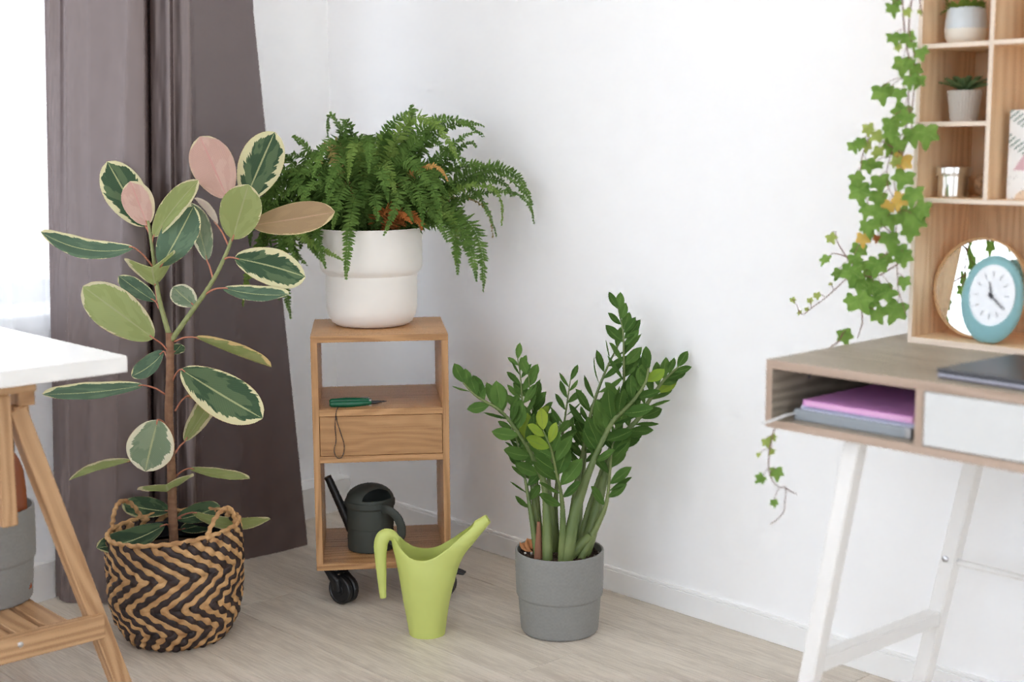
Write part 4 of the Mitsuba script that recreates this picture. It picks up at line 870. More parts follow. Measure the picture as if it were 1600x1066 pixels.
# ------------------------------------------------------------------ lime watering can on the floor
lk = 'lime_watering_can'
LC = np.array((1.081, -.534, 0.0))
RT = N((.679, .734, 0)); LM = frame(LC, RT)          # local x towards the spout, y away from the room
LS = [((-.041, 0), (.041, 0), .041), ((-.0475, .040), (.0460, .036), .046), ((-.055, .085), (.0525, .075), .0515), ((-.062, .135), (.0585, .101), .0545),
      ((-.070, .180), (.0645, .123), .0545), ((-.078, .225), (.070, .144), .051), ((-.066, .250), (.0755, .161), .046), ((-.030, .249), (.083, .178), .040),
      ((.015, .239), (.092, .193), .033), ((.055, .241), (.1045, .208), .0245), ((.098, .2585), (.125, .2335), .0165), ((.139, .2815), (.153, .2665), .0125), ((.160, .294), (.172, .280), .0125)]
def horn(off, k=56, n=120):
    """Closed body of the can: oval sections between its left and right side lines, shrunk by off."""
    S = smoothline([(a[0], a[1], b[0], b[1], w) for a, b, w in LS], n)
    A = np.arange(k) * 2 * np.pi / k; V = []
    for q in S:
        l, r = q[:2], q[2:4]; c_, h = (l + r) / 2, np.linalg.norm(r - l) / 2; u = (r - l) / (2 * h)
        x, y = (h - off) * np.cos(A), (q[4] - off) * np.sin(A)
        V.append(np.column_stack([c_[0] + u[0] * x, y, c_[1] + u[1] * x]))
    V = np.vstack(V)
    if off: V[:, 2] = np.maximum(V[:, 2], 0) + .0035 * (1 - np.clip(V[:, 2] / .05, 0, 1))
    F = []
    for i in range(n - 1):
        for j in range(k):
            a, b = i * k + j, i * k + (j + 1) % k
            F += [(a, b, b + k), (a, b + k, a + k)]
    V = np.vstack([V, V[:k].mean(0), V[-k:].mean(0)])
    for j in range(k): F += [(n * k, (j + 1) % k, j), (n * k + 1, (n - 1) * k + j, (n - 1) * k + (j + 1) % k)]
    m = manifold3d.Manifold(manifold3d.Mesh(V.astype(np.float32), np.array(F, np.uint32)))
    return m
def lime():
    rim = smoothline([(-.112, .236), (-.095, .2385), (-.078, .2370), (-.066, .227), (-.050, .2075), (-.030, .1925), (-.006, .1875), (.018, .1915), (.036, .2005), (.058, .2155), (.082, .2350), (.104, .2525), (.116, .2720)], 70)
    poly = [tuple(q) for q in rim] + [(.12, .40), (-.12, .40)]
    cut = manifold3d.Manifold.extrude(manifold3d.CrossSection([poly]), .3).translate([0, 0, -.15]).rotate([90, 0, 0])
    mouth = manifold3d.Manifold.cube([.1, .1, .1], True).translate([.05, 0, 0]).rotate([0, -34, 0]).translate([.143, 0, .270])
    m = (horn(0) - horn(.0030) - cut - mouth).to_mesh()
    return m.vert_properties[:, :3], m.tri_verts
add(lk + '__body', on(LM, lime()), 'lime_plastic', smooth=50)
hp = smoothline([(-.066, -.003, .222), (-.076, -.006, .2345), (-.089, -.010, .2370), (-.100, -.013, .224), (-.1025, -.016, .195), (-.1005, -.018, .14), (-.0985, -.018, .092)], 60)
hr = np.interp(np.linspace(0, 1, 60), [0, .10, .25, .42, .6, 1], [.010, .011, .0135, .0165, .0155, .0072])
add(lk + '__handle', on(LM, tube(hp, hr, 20)), 'lime_plastic', smooth=40)
tag(lk, 'lime green watering can with a long spout standing on the floor', 'watering can')

# ------------------------------------------------------------------ ZZ plant
zk = 'zz_plant'
zs_ = .177
add(zk + '__soil', at(lathe([(.0955, -.02), (.0955, 0), (.05, .004), (0, .005)], 40), (ZC[0], ZC[1], zs_)), 'soil', smooth=True)
rng = random.Random(5)
cr, pe = [], []
for i in range(520):
    a, r = rng.uniform(0, 6.28), .092 * math.sqrt(rng.random())
    s_ = rng.uniform(.0016, .0042)
    m = trimesh.creation.icosahedron(); v = m.vertices * s_ * np.array((1, rng.uniform(.6, 1), rng.uniform(.5, .9)))
    q = (v + (ZC[0] + r * math.cos(a), ZC[1] + r * math.sin(a), zs_ + .004), m.faces)
    (pe if i % 13 == 0 else cr).append(q)
labels[add(zk + '__soil_crumbs', join(cr), 'soil')] = {'kind': 'stuff', 'label': 'dark potting soil crumbs'}
labels[add(zk + '__perlite', join(pe), 'perlite')] = {'kind': 'stuff', 'label': 'white perlite grains in the soil'}
lid = 0
for pts, r0, t0, ll, lw, side, sp in ZZ_STEMS:
    P = smoothline(pts, 70)
    b = P[0].copy(); d = b[:2] - ZC[:2]; rr = np.linalg.norm(d)
    P[:, :2] -= np.outer(np.linspace(1, 0, 70) ** 2, d * max(0, 1 - .056 / max(rr, 1e-6)))
    P[:, 2] += np.linspace(1, 0, 70) ** 3 * (zs_ - .01 - b[2])
    seg = np.linalg.norm(np.diff(P, axis=0), axis=1); cum = np.concatenate([[0], np.cumsum(seg)]); L = cum[-1]
    f = cum / L
    R = r0 * np.interp(f, [0, .10, .30, .55, .8, 1], [1.0, 1.08, .80, .42, .32, .16])
    key = add(zk + '__stem', tube(P, R, 12), 'zz_stalk', smooth=True)
    up = np.cross(N(P[-1] - P[35]), TOROOM)
    s_, k = t0 * L, 0
    while s_ <= L:
        f_ = (s_ / L - t0) / (1 - t0)
        i = min(int(np.searchsorted(cum, s_)), 68); p = P[i]; tg = N(P[min(i + 1, 69)] - P[i - 1])
        lat = N(np.cross(tg, TOROOM))                       # in the plane that faces the room
        if side == 'both': sg = 1 if k % 2 else -1
        elif side == 'right': sg = (1 if k % 4 else -1); lat = lat if lat @ RT > 0 else -lat
        elif side == 'left': sg = (-1 if k % 4 else 1) ; lat = lat if lat @ RT > 0 else -lat
        else: sg = (1 if k % 4 else -1); lat = lat if lat[2] > 0 else -lat
        spread = rng.uniform(.55, 1.0); out_ = TOROOM * rng.uniform(-.7, .8)
        d = N(lat * sg * spread + tg * (.55 + .55 * f_) + out_ * .7 + np.array((0, 0, .12)))
        size = (.62 + .5 * math.sin(math.pi * min(1, .25 + .75 * f_))) * rng.uniform(.88, 1.12)
        if f_ > .93: d = N(tg + .3 * lat * sg); size = .8
        nn = np.cross(d, np.cross(N(tg * .5 + TOROOM * rng.uniform(-.1, 1.0) + np.array((0, 0, .35)) + lat * sg * .1), d)); nn = N(nn)
        base = p + d * r0 * .3
        young = (lid % 61 == 7) or (pts is ZZ_STEMS[5][0] and f_ > .72)
        g = leaf(base, base + d * ll * size, nn, lw * size * .90, .16, rng.uniform(-.22, -.04), lid, 9, 4, .92)
        if base[1] + d[1] * ll * size < -.012:
            lkey = add(key + '__leaflet', g[:2], 'zz_young' if young else 'zz_leaf', smooth=True, uv=g[2])
            if young: note(lkey, 'yellow-green leaflet')
        lid += 1; k += 1; s_ += sp * rng.uniform(.75, 1.1) * .72
for p, q, r0, r1, mt in (((1.262, -.352, .165), (1.262, -.350, .265), .012, .004, 'zz_husk'), ((1.300, -.318, .165), (1.346, -.270, .235), .017, .0085, 'zz_stalk')):
    key = add(zk + '__cut_stalk', tube(smoothline([p, (np.array(p) + q) / 2, q], 12), np.linspace(r0, r1, 12), 12), mt, smooth=True)
    note(key, 'brown withered stalk' if mt == 'zz_husk' else 'short green cut stalk')
for i in range(7):
    a = 3.6 + rng.uniform(-.6, .6); p = np.array((ZC[0] + .055 * math.cos(a) - .01, ZC[1] + .055 * math.sin(a), zs_ + .006))
    d = N((rng.uniform(-1, .4), rng.uniform(-1, .2), rng.uniform(.1, .9)))
    g = leaf(p, p + d * rng.uniform(.025, .045), N(np.cross(d, (rng.uniform(-1, 1), .3, .2))), .014, .3, .2, i, 6, 4)
    note(add(zk + '__dry_sheath', g[:2], 'zz_dry', smooth=True), 'dry orange-brown leaf sheath')
tag(zk, 'glossy dark green ZZ plant with thick stalks growing in the grey floor planter', 'plant')

# ------------------------------------------------------------------ woven basket and rubber plant
BC = np.array((.695, -.957, 0.0)); BH = .258
bk = 'woven_basket'
bz = np.array([0, .010, .030, .060, .100, .150, .200, .235, BH]); br = np.array([.098, .110, .125, .138, .1465, .150, .1500, .1480, .1460])
RB = lambda z: np.interp(z, bz, br)
tiltz = lambda th, z: .010 * np.clip(z / BH, 0, 1) * (np.cos(th) * RT[0] + np.sin(th) * RT[1])
def rowshift(z):                                     # zigzag: each band turns the other way
    edges = np.array([BH + .03, .243, .176, .108, .050, -.02]); sh = np.array([-.34, 0, .70, .02, .64, .10])
    return np.interp(z, edges[::-1], sh[::-1])
NST = 42
for k in range(NST):
    th0 = k * 2 * math.pi / NST
    z = np.concatenate([np.linspace(BH - .004, .004, 120)])
    wob = .010 * np.sin(z * 60 + k * 2.1)
    th = th0 + rowshift(z) + wob
    bump = .0022 * np.sin(z * 2 * math.pi / .019 + k * math.pi)
    r = RB(z) + bump - .002
    P = np.stack([BC[0] + r * np.cos(th), BC[1] + r * np.sin(th), z + tiltz(th, z)], -1)
    up = np.stack([np.cos(th), np.sin(th), np.zeros_like(th)], -1)
    cs = np.concatenate([[0], np.cumsum(np.linalg.norm(np.diff(P, axis=0), axis=1))])
    ph = rng.uniform(0, 6.28)
    tw = lambda i, A: 1 + .20 * np.cos(A * 1.0 - cs[i] * 2 * math.pi / .030 + ph) + .10 * math.sin(cs[i] * 2 * math.pi / .030 + ph)
    key = add(bk + '__strand', tube(P, .0084 + rng.uniform(-.0006, .0008), 8, True, tw, .62, up), 'straw' if k % 2 else 'straw_dark', smooth=True)
    note(key, 'golden twisted straw strand' if k % 2 else 'black twisted straw strand')
th = np.linspace(0, 2 * math.pi, 200); P = np.stack([BC[0] + .1462 * np.cos(th), BC[1] + .1462 * np.sin(th), BH + tiltz(th, BH)], -1)
note(add(bk + '__rim', tube(P, .0052, 8, False, lambda i, A: 1 + .28 * np.cos(A - i * 1.05)), 'straw', smooth=True), 'golden twisted rim')
def at_rim(thd, r, z): return (BC[0] + r * math.cos(thd), BC[1] + r * math.sin(thd), z)
tr_ = math.atan2(RT[1], RT[0])
for t0_, off in ((tr_ - .52, .0), (tr_ + math.pi - .50, .0)):
    zt_ = BH + tiltz(t0_, BH)
    P = smoothline([at_rim(t0_ - .34, .148, zt_ - .012), at_rim(t0_ - .27, .148, zt_ + .012), at_rim(t0_ - .13, .149, zt_ + .041), at_rim(t0_ + .06, .150, zt_ + .052), at_rim(t0_ + .22, .149, zt_ + .040), at_rim(t0_ + .33, .148, zt_ + .014), at_rim(t0_ + .36, .148, zt_ - .012)], 80)
    note(add(bk + '__handle', tube(P, .0052, 8, True, lambda i, A: 1 + .26 * np.cos(A - i * .95)), 'straw', smooth=True), 'golden twisted loop handle')
ln = lathe([(0, .004), (.090, .004), (.118, .035), (.138, .110), (.1415, .20), (.139, .236), (.1375, .2365), (.137, .23), (.1385, .2), (.135, .12)], 72)
lv = np.asarray(ln[0]); lv = lv + (meshkit.fbm(lv * 38.0, 3, seed=8)[:, None] - .6) * .010 * N((1, 1, 0)) * np.sign(lv * (1, 1, 0))
note(add(bk + '__liner', at((lv, ln[1]), BC), 'black_liner', smooth=True), 'crumpled black plastic lining')
tag(bk, 'round basket woven in a black and golden zigzag standing on the floor', 'basket')
rk = 'rubber_plant'
add(rk + '__soil', at(lathe([(.137, -.02), (.137, 0), (.07, .006), (0, .008)], 40), (BC[0], BC[1], .198)), 'soil', smooth=True)
for i, (pts, r0, r1, mt) in enumerate(zip(RUBBER_STEMS, (.0105, .0062, .0066), (.0085, .0032, .0038), ('ficus_bark', 'ficus_green_stem', 'ficus_green_stem'))):
    P = smoothline(pts, 90)
    if i == 0: P[:, :2] += np.outer(np.linspace(1, 0, 90) ** 2, BC[:2] - P[0][:2]) * .5; P[0][2] = .19
    cs = np.concatenate([[0], np.cumsum(np.linalg.norm(np.diff(P, axis=0), axis=1))])
    R = np.linspace(r0, r1, 90) * (1 + .10 * np.maximum(0, np.sin(cs * 2 * math.pi / .028)) ** 6)
    add(rk + ('__trunk' if i == 0 else '__branch'), tube(P, R, 14), mt, smooth=True)
TXT = {'S': 'shiny grey-green leaf with a cream margin', 'D': 'dark green leaf low in the basket', 'V': 'dark green leaf with broad cream patches', 'G': 'backlit lime green leaf with a cream edge',
       'W': 'pale grey-green leaf with a wide cream margin', 'E': 'curled leaf with brown dry edges', 'C': 'small rolled pale cream leaf', 'P': 'leaf showing its pink underside', 'B': 'leaf showing its brown underside'}
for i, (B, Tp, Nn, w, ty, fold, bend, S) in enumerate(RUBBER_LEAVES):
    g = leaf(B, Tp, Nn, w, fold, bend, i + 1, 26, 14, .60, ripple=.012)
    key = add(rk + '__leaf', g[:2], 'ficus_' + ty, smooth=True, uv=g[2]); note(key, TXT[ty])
    S, B = np.array(S), np.array(B); d = np.linalg.norm(B - S)
    P = smoothline([S, (S + B) / 2 + np.array((0, 0, .08 * d)), B, B + N(np.array(Tp) - B) * .012], 14)
    add(key + '__petiole', tube(P, np.linspace(.0024, .0016, 14), 7), 'petiole_red', smooth=True)
tag(rk, 'tall variegated rubber plant with cream-edged leaves growing in the woven basket', 'plant')
# ------------------------------------------------------------------ white table on a pine trestle, left
add('white_tabletop', box((.44, -2.75, .704), (1.118, -1.2675, .735), .0018)[:2], 'white_board')
tag('white_tabletop', 'white tabletop on a pine trestle at the left edge', 'tabletop')
tk = 'pine_trestle'
TX = 1.0
def leg2(key, y0, z0, y1, z1, wy, x0, x1, mt, seed):
    """A slanting square leg in the plane of constant x from (y0, z0) up to (y1, z1), ends cut level."""
    L = math.hypot(y1 - y0, z1 - z0); b = box((0, -wy / 2, x0), (L, wy / 2, x1), .002, 0, seed)
    u = np.array((0, (y1 - y0) / L, (z1 - z0) / L)); m = np.eye(4)
    m[:3, 0] = u; m[:3, 2] = (1, 0, 0); m[:3, 1] = np.cross((1, 0, 0), u); m[:3, 3] = (0, y0, z0)
    b = xf(b, m); return add(key, b[:2], mt, uv=b[2])
for X0, nm in ((TX, 0), (.50, 1)):
    leg2(tk + '__leg', -1.232, .004, -1.430, .640, .034, X0 - .036, X0, 'pine', 3 + nm)
    leg2(tk + '__leg', -1.790, .004, -1.590, .640, .034, X0 - .036, X0, 'pine', 5 + nm)
    addbox(tk + '__top_bar', (X0 - .046, -1.623, .671), (X0 + .010, -1.397, .704), 'pine', .002, 1, 7 + nm)
    addbox(tk + '__corner_block', (X0 - .040, -1.427, .6435), (X0 - .002, -1.396, .671), 'pine', .0015, 1, 9 + nm)
    addbox(tk + '__corner_block', (X0 - .040, -1.437, .612), (X0 - .002, -1.408, .6435), 'pine', .0015, 1, 9.5 + nm)
    addbox(tk + '__corner_block', (X0 - .040, -1.624, .612), (X0 - .002, -1.586, .671), 'pine', .0015, 1, 10 + nm)
    addbox(tk + '__sliding_post', (X0 - .018, -1.478, .424), (X0 + .012, -1.447, .671), 'pine', .003, 2, 11 + nm)
    addbox(tk + '__sliding_post', (X0 - .018, -1.574, .424), (X0 + .012, -1.543, .671), 'pine', .003, 2, 12 + nm)
    kk = addbox(tk + '__shelf_rail', (X0 - .010 if nm == 0 else X0 - .036, -1.735, .165), (X0 + .012 if nm == 0 else X0 - .012, -1.287, .2135), 'pine', .002, 1, 13 + nm)
    if nm == 0:
        for yy in (-1.458, -1.60):
            s = lathe([(.0055, 0), (.0055, .0014), (.004, .0022), (0, .0024)], 20)
            add(kk + '__screw', xf(s, frame((X0 + .012, yy, .196), (0, 1, 0), ez=(1, 0, 0))), 'steel', smooth=30)
for i in range(7):
    y0 = -1.352 - i * .0575
    addbox(tk + '__slat', (.500, y0 - .046, .197), (TX - .010, y0, .2125), 'pine', .0015, 0, 20 + i)
tag(tk, 'pine wood trestle with a slatted shelf carrying the white tabletop', 'trestle')
QC = np.array((.765, -1.420, .2127))
add('grey_planter_001', at(lathe(grey_pot_prof(1.0, .193), 64), QC), 'grey_pot', smooth=35)
tag('grey_planter_001', 'matt grey planter standing on the pine trestle shelf under the white table', 'plant pot')
sb = 'spray_bottle'
SB = QC + (.040, .043, .021)
add(sb + '__body', at(lathe([(0, 0), (.029, 0), (.033, .004), (.033, .205), (.030, .245), (.022, .270), (.014, .284), (.0135, .292), (0, .292)], 40), SB), 'terracotta_plastic', smooth=40)
cap = [(0, .286), (.0150, .286), (.0158, .288), (.0158, .306), (.0138, .309), (.0138, .313), (.0158, .316), (.0158, .324), (.009, .330), (0, .330)]
cp_ = add(sb + '__cap', at(lathe(cap, 32), SB), 'black_plastic', smooth=35); note(cp_, 'ribbed black cap')
tag(sb, 'rust-brown bottle with a black cap standing in the grey planter under the table', 'bottle')

# ------------------------------------------------------------------ desk on the right
dk = 'writing_desk'
X0, X1, YF, YB, Z0, Z1 = 2.0352, 3.10, -.548, -.014, .6319, .7500
def faced(key, lo, hi, grain, seed):
    """A board with its front edge banded in a redder wood."""
    k = addbox(key, (lo[0], lo[1] + .0012, lo[2]), hi, 'desk_wood', .0006, grain, seed)
    addbox(k + '__edge_band', (lo[0], lo[1], lo[2]), (hi[0], lo[1] + .0012, hi[2]), 'desk_edge', .0004, grain, seed + .5)
    return k
faced(dk + '__top_board', (X0, YF, Z1 - .0150), (X1, YB, Z1), 0, 1)
faced(dk + '__bottom_board', (X0, YF, Z0), (X1, YB, Z0 + .0140), 0, 2)
faced(dk + '__side_panel', (X0, YF, Z0 + .0140), (X0 + .0125, YB, Z1 - .0150), 1, 3)
faced(dk + '__side_panel', (X1 - .0125, YF, Z0 + .0140), (X1, YB, Z1 - .0150), 1, 4)
faced(dk + '__divider', (2.3245, YF, Z0 + .0140), (2.3385, YB - .012, Z1 - .0150), 1, 5)
addbox(dk + '__back_panel', (X0 + .0125, YB - .012, Z0 + .0140), (X1 - .0125, YB, Z1 - .0150), 'desk_wood', .0004, 0, 6)
note(addbox(dk + '__drawer', (2.3400, YF + .0005, Z0 + .0157), (X1 - .0145, YF + .016, Z1 - .0167), 'drawer_white', .0008, 0, 7), 'white drawer front')
s = lathe([(.0042, 0), (.0042, .0012), (0, .0016)], 16)
add(dk + '__cam_bolt', xf(s, frame((X0 + .0125, -.44, .708), (0, 1, 0), ez=(1, 0, 0))), 'dull_steel', smooth=30)
def post(key, a, b, w, mt):
    a, b = np.array(a, float), np.array(b, float); L = np.linalg.norm(b - a); u = (b - a) / L
    bx_ = box((0, -w / 2, -w / 2), (L, w / 2, w / 2), .0025)
    m = np.eye(4); ey = N(np.array((0, 1, 0)) - u * u[1]); m[:3, 0], m[:3, 1], m[:3, 2], m[:3, 3] = u, ey, np.cross(u, ey), a
    bx_ = xf(bx_, m); return add(key, bx_[:2], mt)
LEGS = [((2.070, -.492, .0), (2.190, -.500, Z0)), ((2.087, -.110, .0), (2.208, -.100, Z0)), ((3.075, -.492, 0), (2.955, -.500, Z0)), ((3.058, -.110, 0), (2.937, -.100, Z0))]
for a, b in LEGS: post(dk + '__leg', a, b, .030, 'white_metal')
for i in (0, 2):
    f = .205 / Z0
    pa, pb = [np.array(LEGS[i + j][0]) * (1 - f) + np.array(LEGS[i + j][1]) * f for j in (0, 1)]
    post(dk + '__stretcher', pa + (0, .013, 0), pb - (0, .013, 0), .028, 'white_metal')
    f2 = .32 / Z0
    pc = np.array(LEGS[i + 1][0]) * (1 - f2) + np.array(LEGS[i + 1][1]) * f2
    sg = 1 if i == 0 else -1
    if i == 0: ca_ = pc + (sg * .014, 0, 0)
    else: cb_ = pc + (sg * .014, 0, 0)
    add(dk + '__bolt', xf(lathe([(.0065, 0), (.0062, .003), (.0042, .0045), (0, .005)], 20), frame(pc + (sg * .0152, 0, .002), (0, 1, 0), ez=(sg, 0, 0))), 'steel', smooth=35)
    add(dk + '__bolt', xf(lathe([(.0065, 0), (.0062, .003), (.0042, .0045), (0, .005)], 20), frame(pc + (-sg * .002, -.0152, .006), (1, 0, 0), ez=(0, -1, 0))), 'steel', smooth=35)
note(add(dk + '__cross_rod', rod(ca_, cb_, .0062, 14), 'white_metal', smooth=40), 'thin white cross rod between the rear legs')
tag(dk, 'wood-grain writing desk with white slanted legs and a white drawer', 'desk')

# folders in the open compartment
FZ = Z0 + .0140
def book(key, x0, x1, y0, y1, z0, h, mt, pg, rot=0.0):
    """Covers around a block of pages; the spine is at the left."""
    m = np.eye(4); c_, s_ = math.cos(rot), math.sin(rot); m[:2, :2] = [[c_, -s_], [s_, c_]]; m[:3, 3] = (x0, y0, z0)
    w, d_ = x1 - x0, y1 - y0; t = min(.0018, h * .25)
    parts = [box((0, 0, 0), (w, d_, t), .0006)[:2], box((0, 0, h - t), (w, d_, h), .0006)[:2], box((-.0005, 0, 0), (.0025, d_, h), .0010)[:2]]
    add(key + '__cover', xf(join(parts), m), mt)
    if pg: add(key + '__pages', xf(box((.0025, .0015, t), (w - .003, d_ - .003, h - t), .0003)[:2], m), pg)
def rounded(lo, hi, r):
    lo, hi = np.array(lo) + r, np.array(hi) - r
    h = hull([((x, y, z), r) for x in (lo[0], hi[0]) for y in (lo[1], hi[1]) for z in (lo[2], hi[2])], 16).to_mesh()
    return h.vert_properties[:, :3], h.tri_verts
def softbox(key, lo, hi, r, mt): return add(key, rounded(lo, hi, r), mt, smooth=30)
softbox('box_file__body', (2.0745, -.522, FZ), (2.302, -.21, FZ + .0195), .0035, 'folder_grey')
note(softbox('box_file__corner_guard', (2.292, -.5235, FZ + .0008), (2.304, -.506, FZ + .0190), .0022, 'dull_steel'), 'metal corner guard')
rb_ = smoothline([(2.083, -.470, FZ + .0100), (2.074, -.530, FZ + .0110), (2.068, -.550, FZ + .0070), (2.062, -.566, FZ + .0030), (2.056, -.582, FZ - .0010)], 24)
add('box_file__ribbon', tube(rb_, .0062, 10, flat=.18, up=np.array((0, 0, 1.0))), 'ribbon', smooth=True); note('box_file__ribbon', 'pale grey ribbon sticking out over the desk edge')
tag('box_file', 'grey folder box at the bottom of the stack in the desk compartment', 'folder')
book('lilac_folder', 2.088, 2.306, -.517, -.22, FZ + .0197, .0068, 'lilac_cover', None)
tag('lilac_folder', 'thin pale lilac folder between the pink notebook and the grey box', 'folder')
book('pink_notebook', 2.0925, 2.305, -.519, -.23, FZ + .0267, .0105, 'pink_cover', 'pink_pages')
tag('pink_notebook', 'pink notebook on top of the stack in the desk compartment', 'notebook')

# laptop
lm = frame((2.339, -.515, Z1 + .0008), (2.491 - 2.339, -.526 + .515, 0))
lap = rounded((0, 0, .0092), (.325, .222, .0162), .0030)
add('laptop__lid', xf(lap, lm), 'laptop_grey', smooth=25)
note(add('laptop__base', xf(rounded((.001, .001, .0008), (.324, .221, .0090), .0030), lm), 'laptop_side', smooth=25), 'lighter grey base')
for a, b in ((.03, .02), (.29, .02), (.03, .2), (.29, .2)): add('laptop__foot', xf(at(lathe([(.006, -.0008), (.006, .001), (0, .001)], 12), (a, b, 0)), lm), 'black_plastic')
tag('laptop', 'closed dark grey laptop lying on the desk', 'laptop')

# ------------------------------------------------------------------ shelf unit on the desk
bkf = 'shelf_unit'
SX0, SX1, SF, SBk, SZ0, SZ1 = 2.1003, 2.760, -.2074, -.013, .7503, 1.520
def sboard(key, lo, hi, grain, seed):
    k = addbox(key, (lo[0], lo[1] + .001, lo[2]), hi, 'shelf_wood', .0004, grain, seed)
    addbox(k + '__edge_band', lo, (hi[0], lo[1] + .001, hi[2]), 'shelf_edge', .0003, grain, seed + .4)
t_ = .0082
sboard(bkf + '__side_panel', (SX0, SF, SZ0), (SX0 + t_, SBk, SZ1), 2, 1)
sboard(bkf + '__side_panel', (SX1 - t_, SF, SZ0), (SX1, SBk, SZ1), 2, 2)
sboard(bkf + '__base_board', (SX0 + t_, SF, SZ0), (SX1 - t_, SBk, .7614), 0, 3)
sboard(bkf + '__top_board', (SX0 + t_, SF, SZ1 - t_), (SX1 - t_, SBk, SZ1), 0, 4)
addbox(bkf + '__back_panel', (SX0 + t_, SBk - .005, .7614), (SX1 - t_, SBk, SZ1 - t_), 'shelf_wood', .0003, 2, 5)
YI = SBk - .005
sboard(bkf + '__shelf', (SX0 + t_, SF, 1.017 - t_), (SX1 - t_, YI, 1.017), 0, 6)
sboard(bkf + '__divider', (2.2385, SF + .0003, 1.017), (2.2385 + t_, YI, SZ1 - t_), 2, 7)
sboard(bkf + '__shelf', (SX0 + t_, SF, 1.1531 - t_), (2.2385, YI, 1.1531), 0, 8)
sboard(bkf + '__shelf', (SX0 + t_, SF, 1.2905 - t_), (2.2385, YI, 1.2905), 0, 9)
sboard(bkf + '__shelf', (2.2385 + t_, SF, 1.2905 - t_), (SX1 - t_, YI, 1.2905), 0, 10)
tag(bkf, 'light wood shelf unit with square compartments standing on the desk', 'shelf')
# glazed pot, top left compartment
gpot = 'glazed_pot'; P1 = np.array((2.160, -.148, 1.2907))
add(gpot + '__base', at(lathe([(0, 0), (.026, 0), (.031, .003), (.0355, .012), (.0367, .022), (.0366, .0262), (.0345, .0262), (0, .010)], 56), P1), 'glaze_cream', smooth=40)
note(gpot + '__base', 'unglazed cream lower part')
add(gpot + '__wall', at(lathe([(.0366, .0262), (.0362, .036), (.0345, .050), (.0325, .0625), (.0317, .0640), (.0300, .0640), (.0300, .06), (.032, .03)], 56), P1), 'glaze_grey', smooth=40)
add(gpot + '__soil', at(lathe([(.0305, .056), (0, .058)], 30), P1), 'soil')
rng = random.Random(31)
for i in range(16):
    a = rng.uniform(0, 6.28); b = P1 + (.012 * math.cos(a), .012 * math.sin(a), .057); l = rng.uniform(.026, .044)
    d = N((math.cos(a), math.sin(a) * .8, rng.uniform(.25, 1.2)))
    g = leaf(b, b + d * l, N(np.cross(d, np.cross((0, 0, 1), d))), .017, .12, -.25, i, 8, 4)
    add(gpot + '_plant__leaf', g[:2], 'shelf_plant', smooth=True, uv=g[2])
g = leaf(P1 + (-.024, -.004, .060), P1 + (-.047, -.012, .052), (0, -.3, .95), .018, .1, .18, 3, 8, 4)
add(gpot + '_plant__leaf', g[:2], 'shelf_plant', smooth=True, uv=g[2])
tag(gpot, 'grey glazed pot with a cream foot in the top left compartment of the shelf unit', 'plant pot')
tag(gpot + '_plant', 'small green plant growing in the grey glazed pot on the shelf', 'plant')
P2 = np.array((2.322, -.145, 1.2907))
add('blue_grey_pot__body', at(lathe([(0, 0), (.030, 0), (.032, .002), (.0365, .062), (.0355, .064), (.0338, .064), (.031, .01), (0, .008)], 56), P2), 'blue_grey_glaze', smooth=40)
add('blue_grey_pot__soil', at(lathe([(.0335, .056), (0, .058)], 30), P2), 'soil')
for i in range(12):
    a = rng.uniform(0, 6.28); b = P2 + (.008 * math.cos(a), .008 * math.sin(a), .057)
    d = N((math.cos(a), math.sin(a), rng.uniform(.6, 1.8)))
    g = leaf(b, b + d * rng.uniform(.03, .05), N(np.cross(d, np.cross((0, 0, 1), d))), .014, .12, -.15, i, 8, 4)
    add('blue_grey_pot_plant__leaf', g[:2], 'shelf_plant', smooth=True, uv=g[2])
tag('blue_grey_pot', 'blue-grey pot cut by the right edge, right of the glazed pot on the shelf', 'plant pot')
tag('blue_grey_pot_plant', 'small dark green plant in the blue-grey pot at the right edge', 'plant')
# ribbed pot with succulent
P3 = np.array((2.162, -.146, 1.1533))
pr = lathe([(0, 0), (.0225, 0), (.0235, .0015), (.0300, .0545), (.0292, .0555), (.0275, .0555), (.026, .045), (0, .043)], 120)
v = np.asarray(pr[0]).copy(); a = np.arctan2(v[:, 1], v[:, 0]); r = np.hypot(v[:, 0], v[:, 1])
v[:, :2] *= (1 + .028 * np.cos(a * 30) * (r > .0225) * (v[:, 2] > .001))[:, None]
add('ribbed_pot', at((v, pr[1]), P3), 'ribbed_clay', smooth=35)
tag('ribbed_pot', 'small ribbed taupe pot in the second compartment of the shelf unit', 'plant pot')
for i in range(20):
    a = i * 2.4; el = .05 + .8 * (i / 20); b = P3 + (.004 * math.cos(a), .004 * math.sin(a), .052)
    d = N((math.cos(a) * math.cos(el), math.sin(a) * math.cos(el), math.sin(el) + .15)); l = .054 - .018 * i / 20
    g = leaf(b, b + d * l, N(np.cross(d, np.cross((0, 0, 1), d))), .0105, .35, .12, i, 9, 4, .45)
    add('succulent__leaf', g[:2], 'succulent_blade', smooth=True, uv=g[2])
tag('succulent', 'spiky green succulent growing in the ribbed taupe pot', 'succulent')
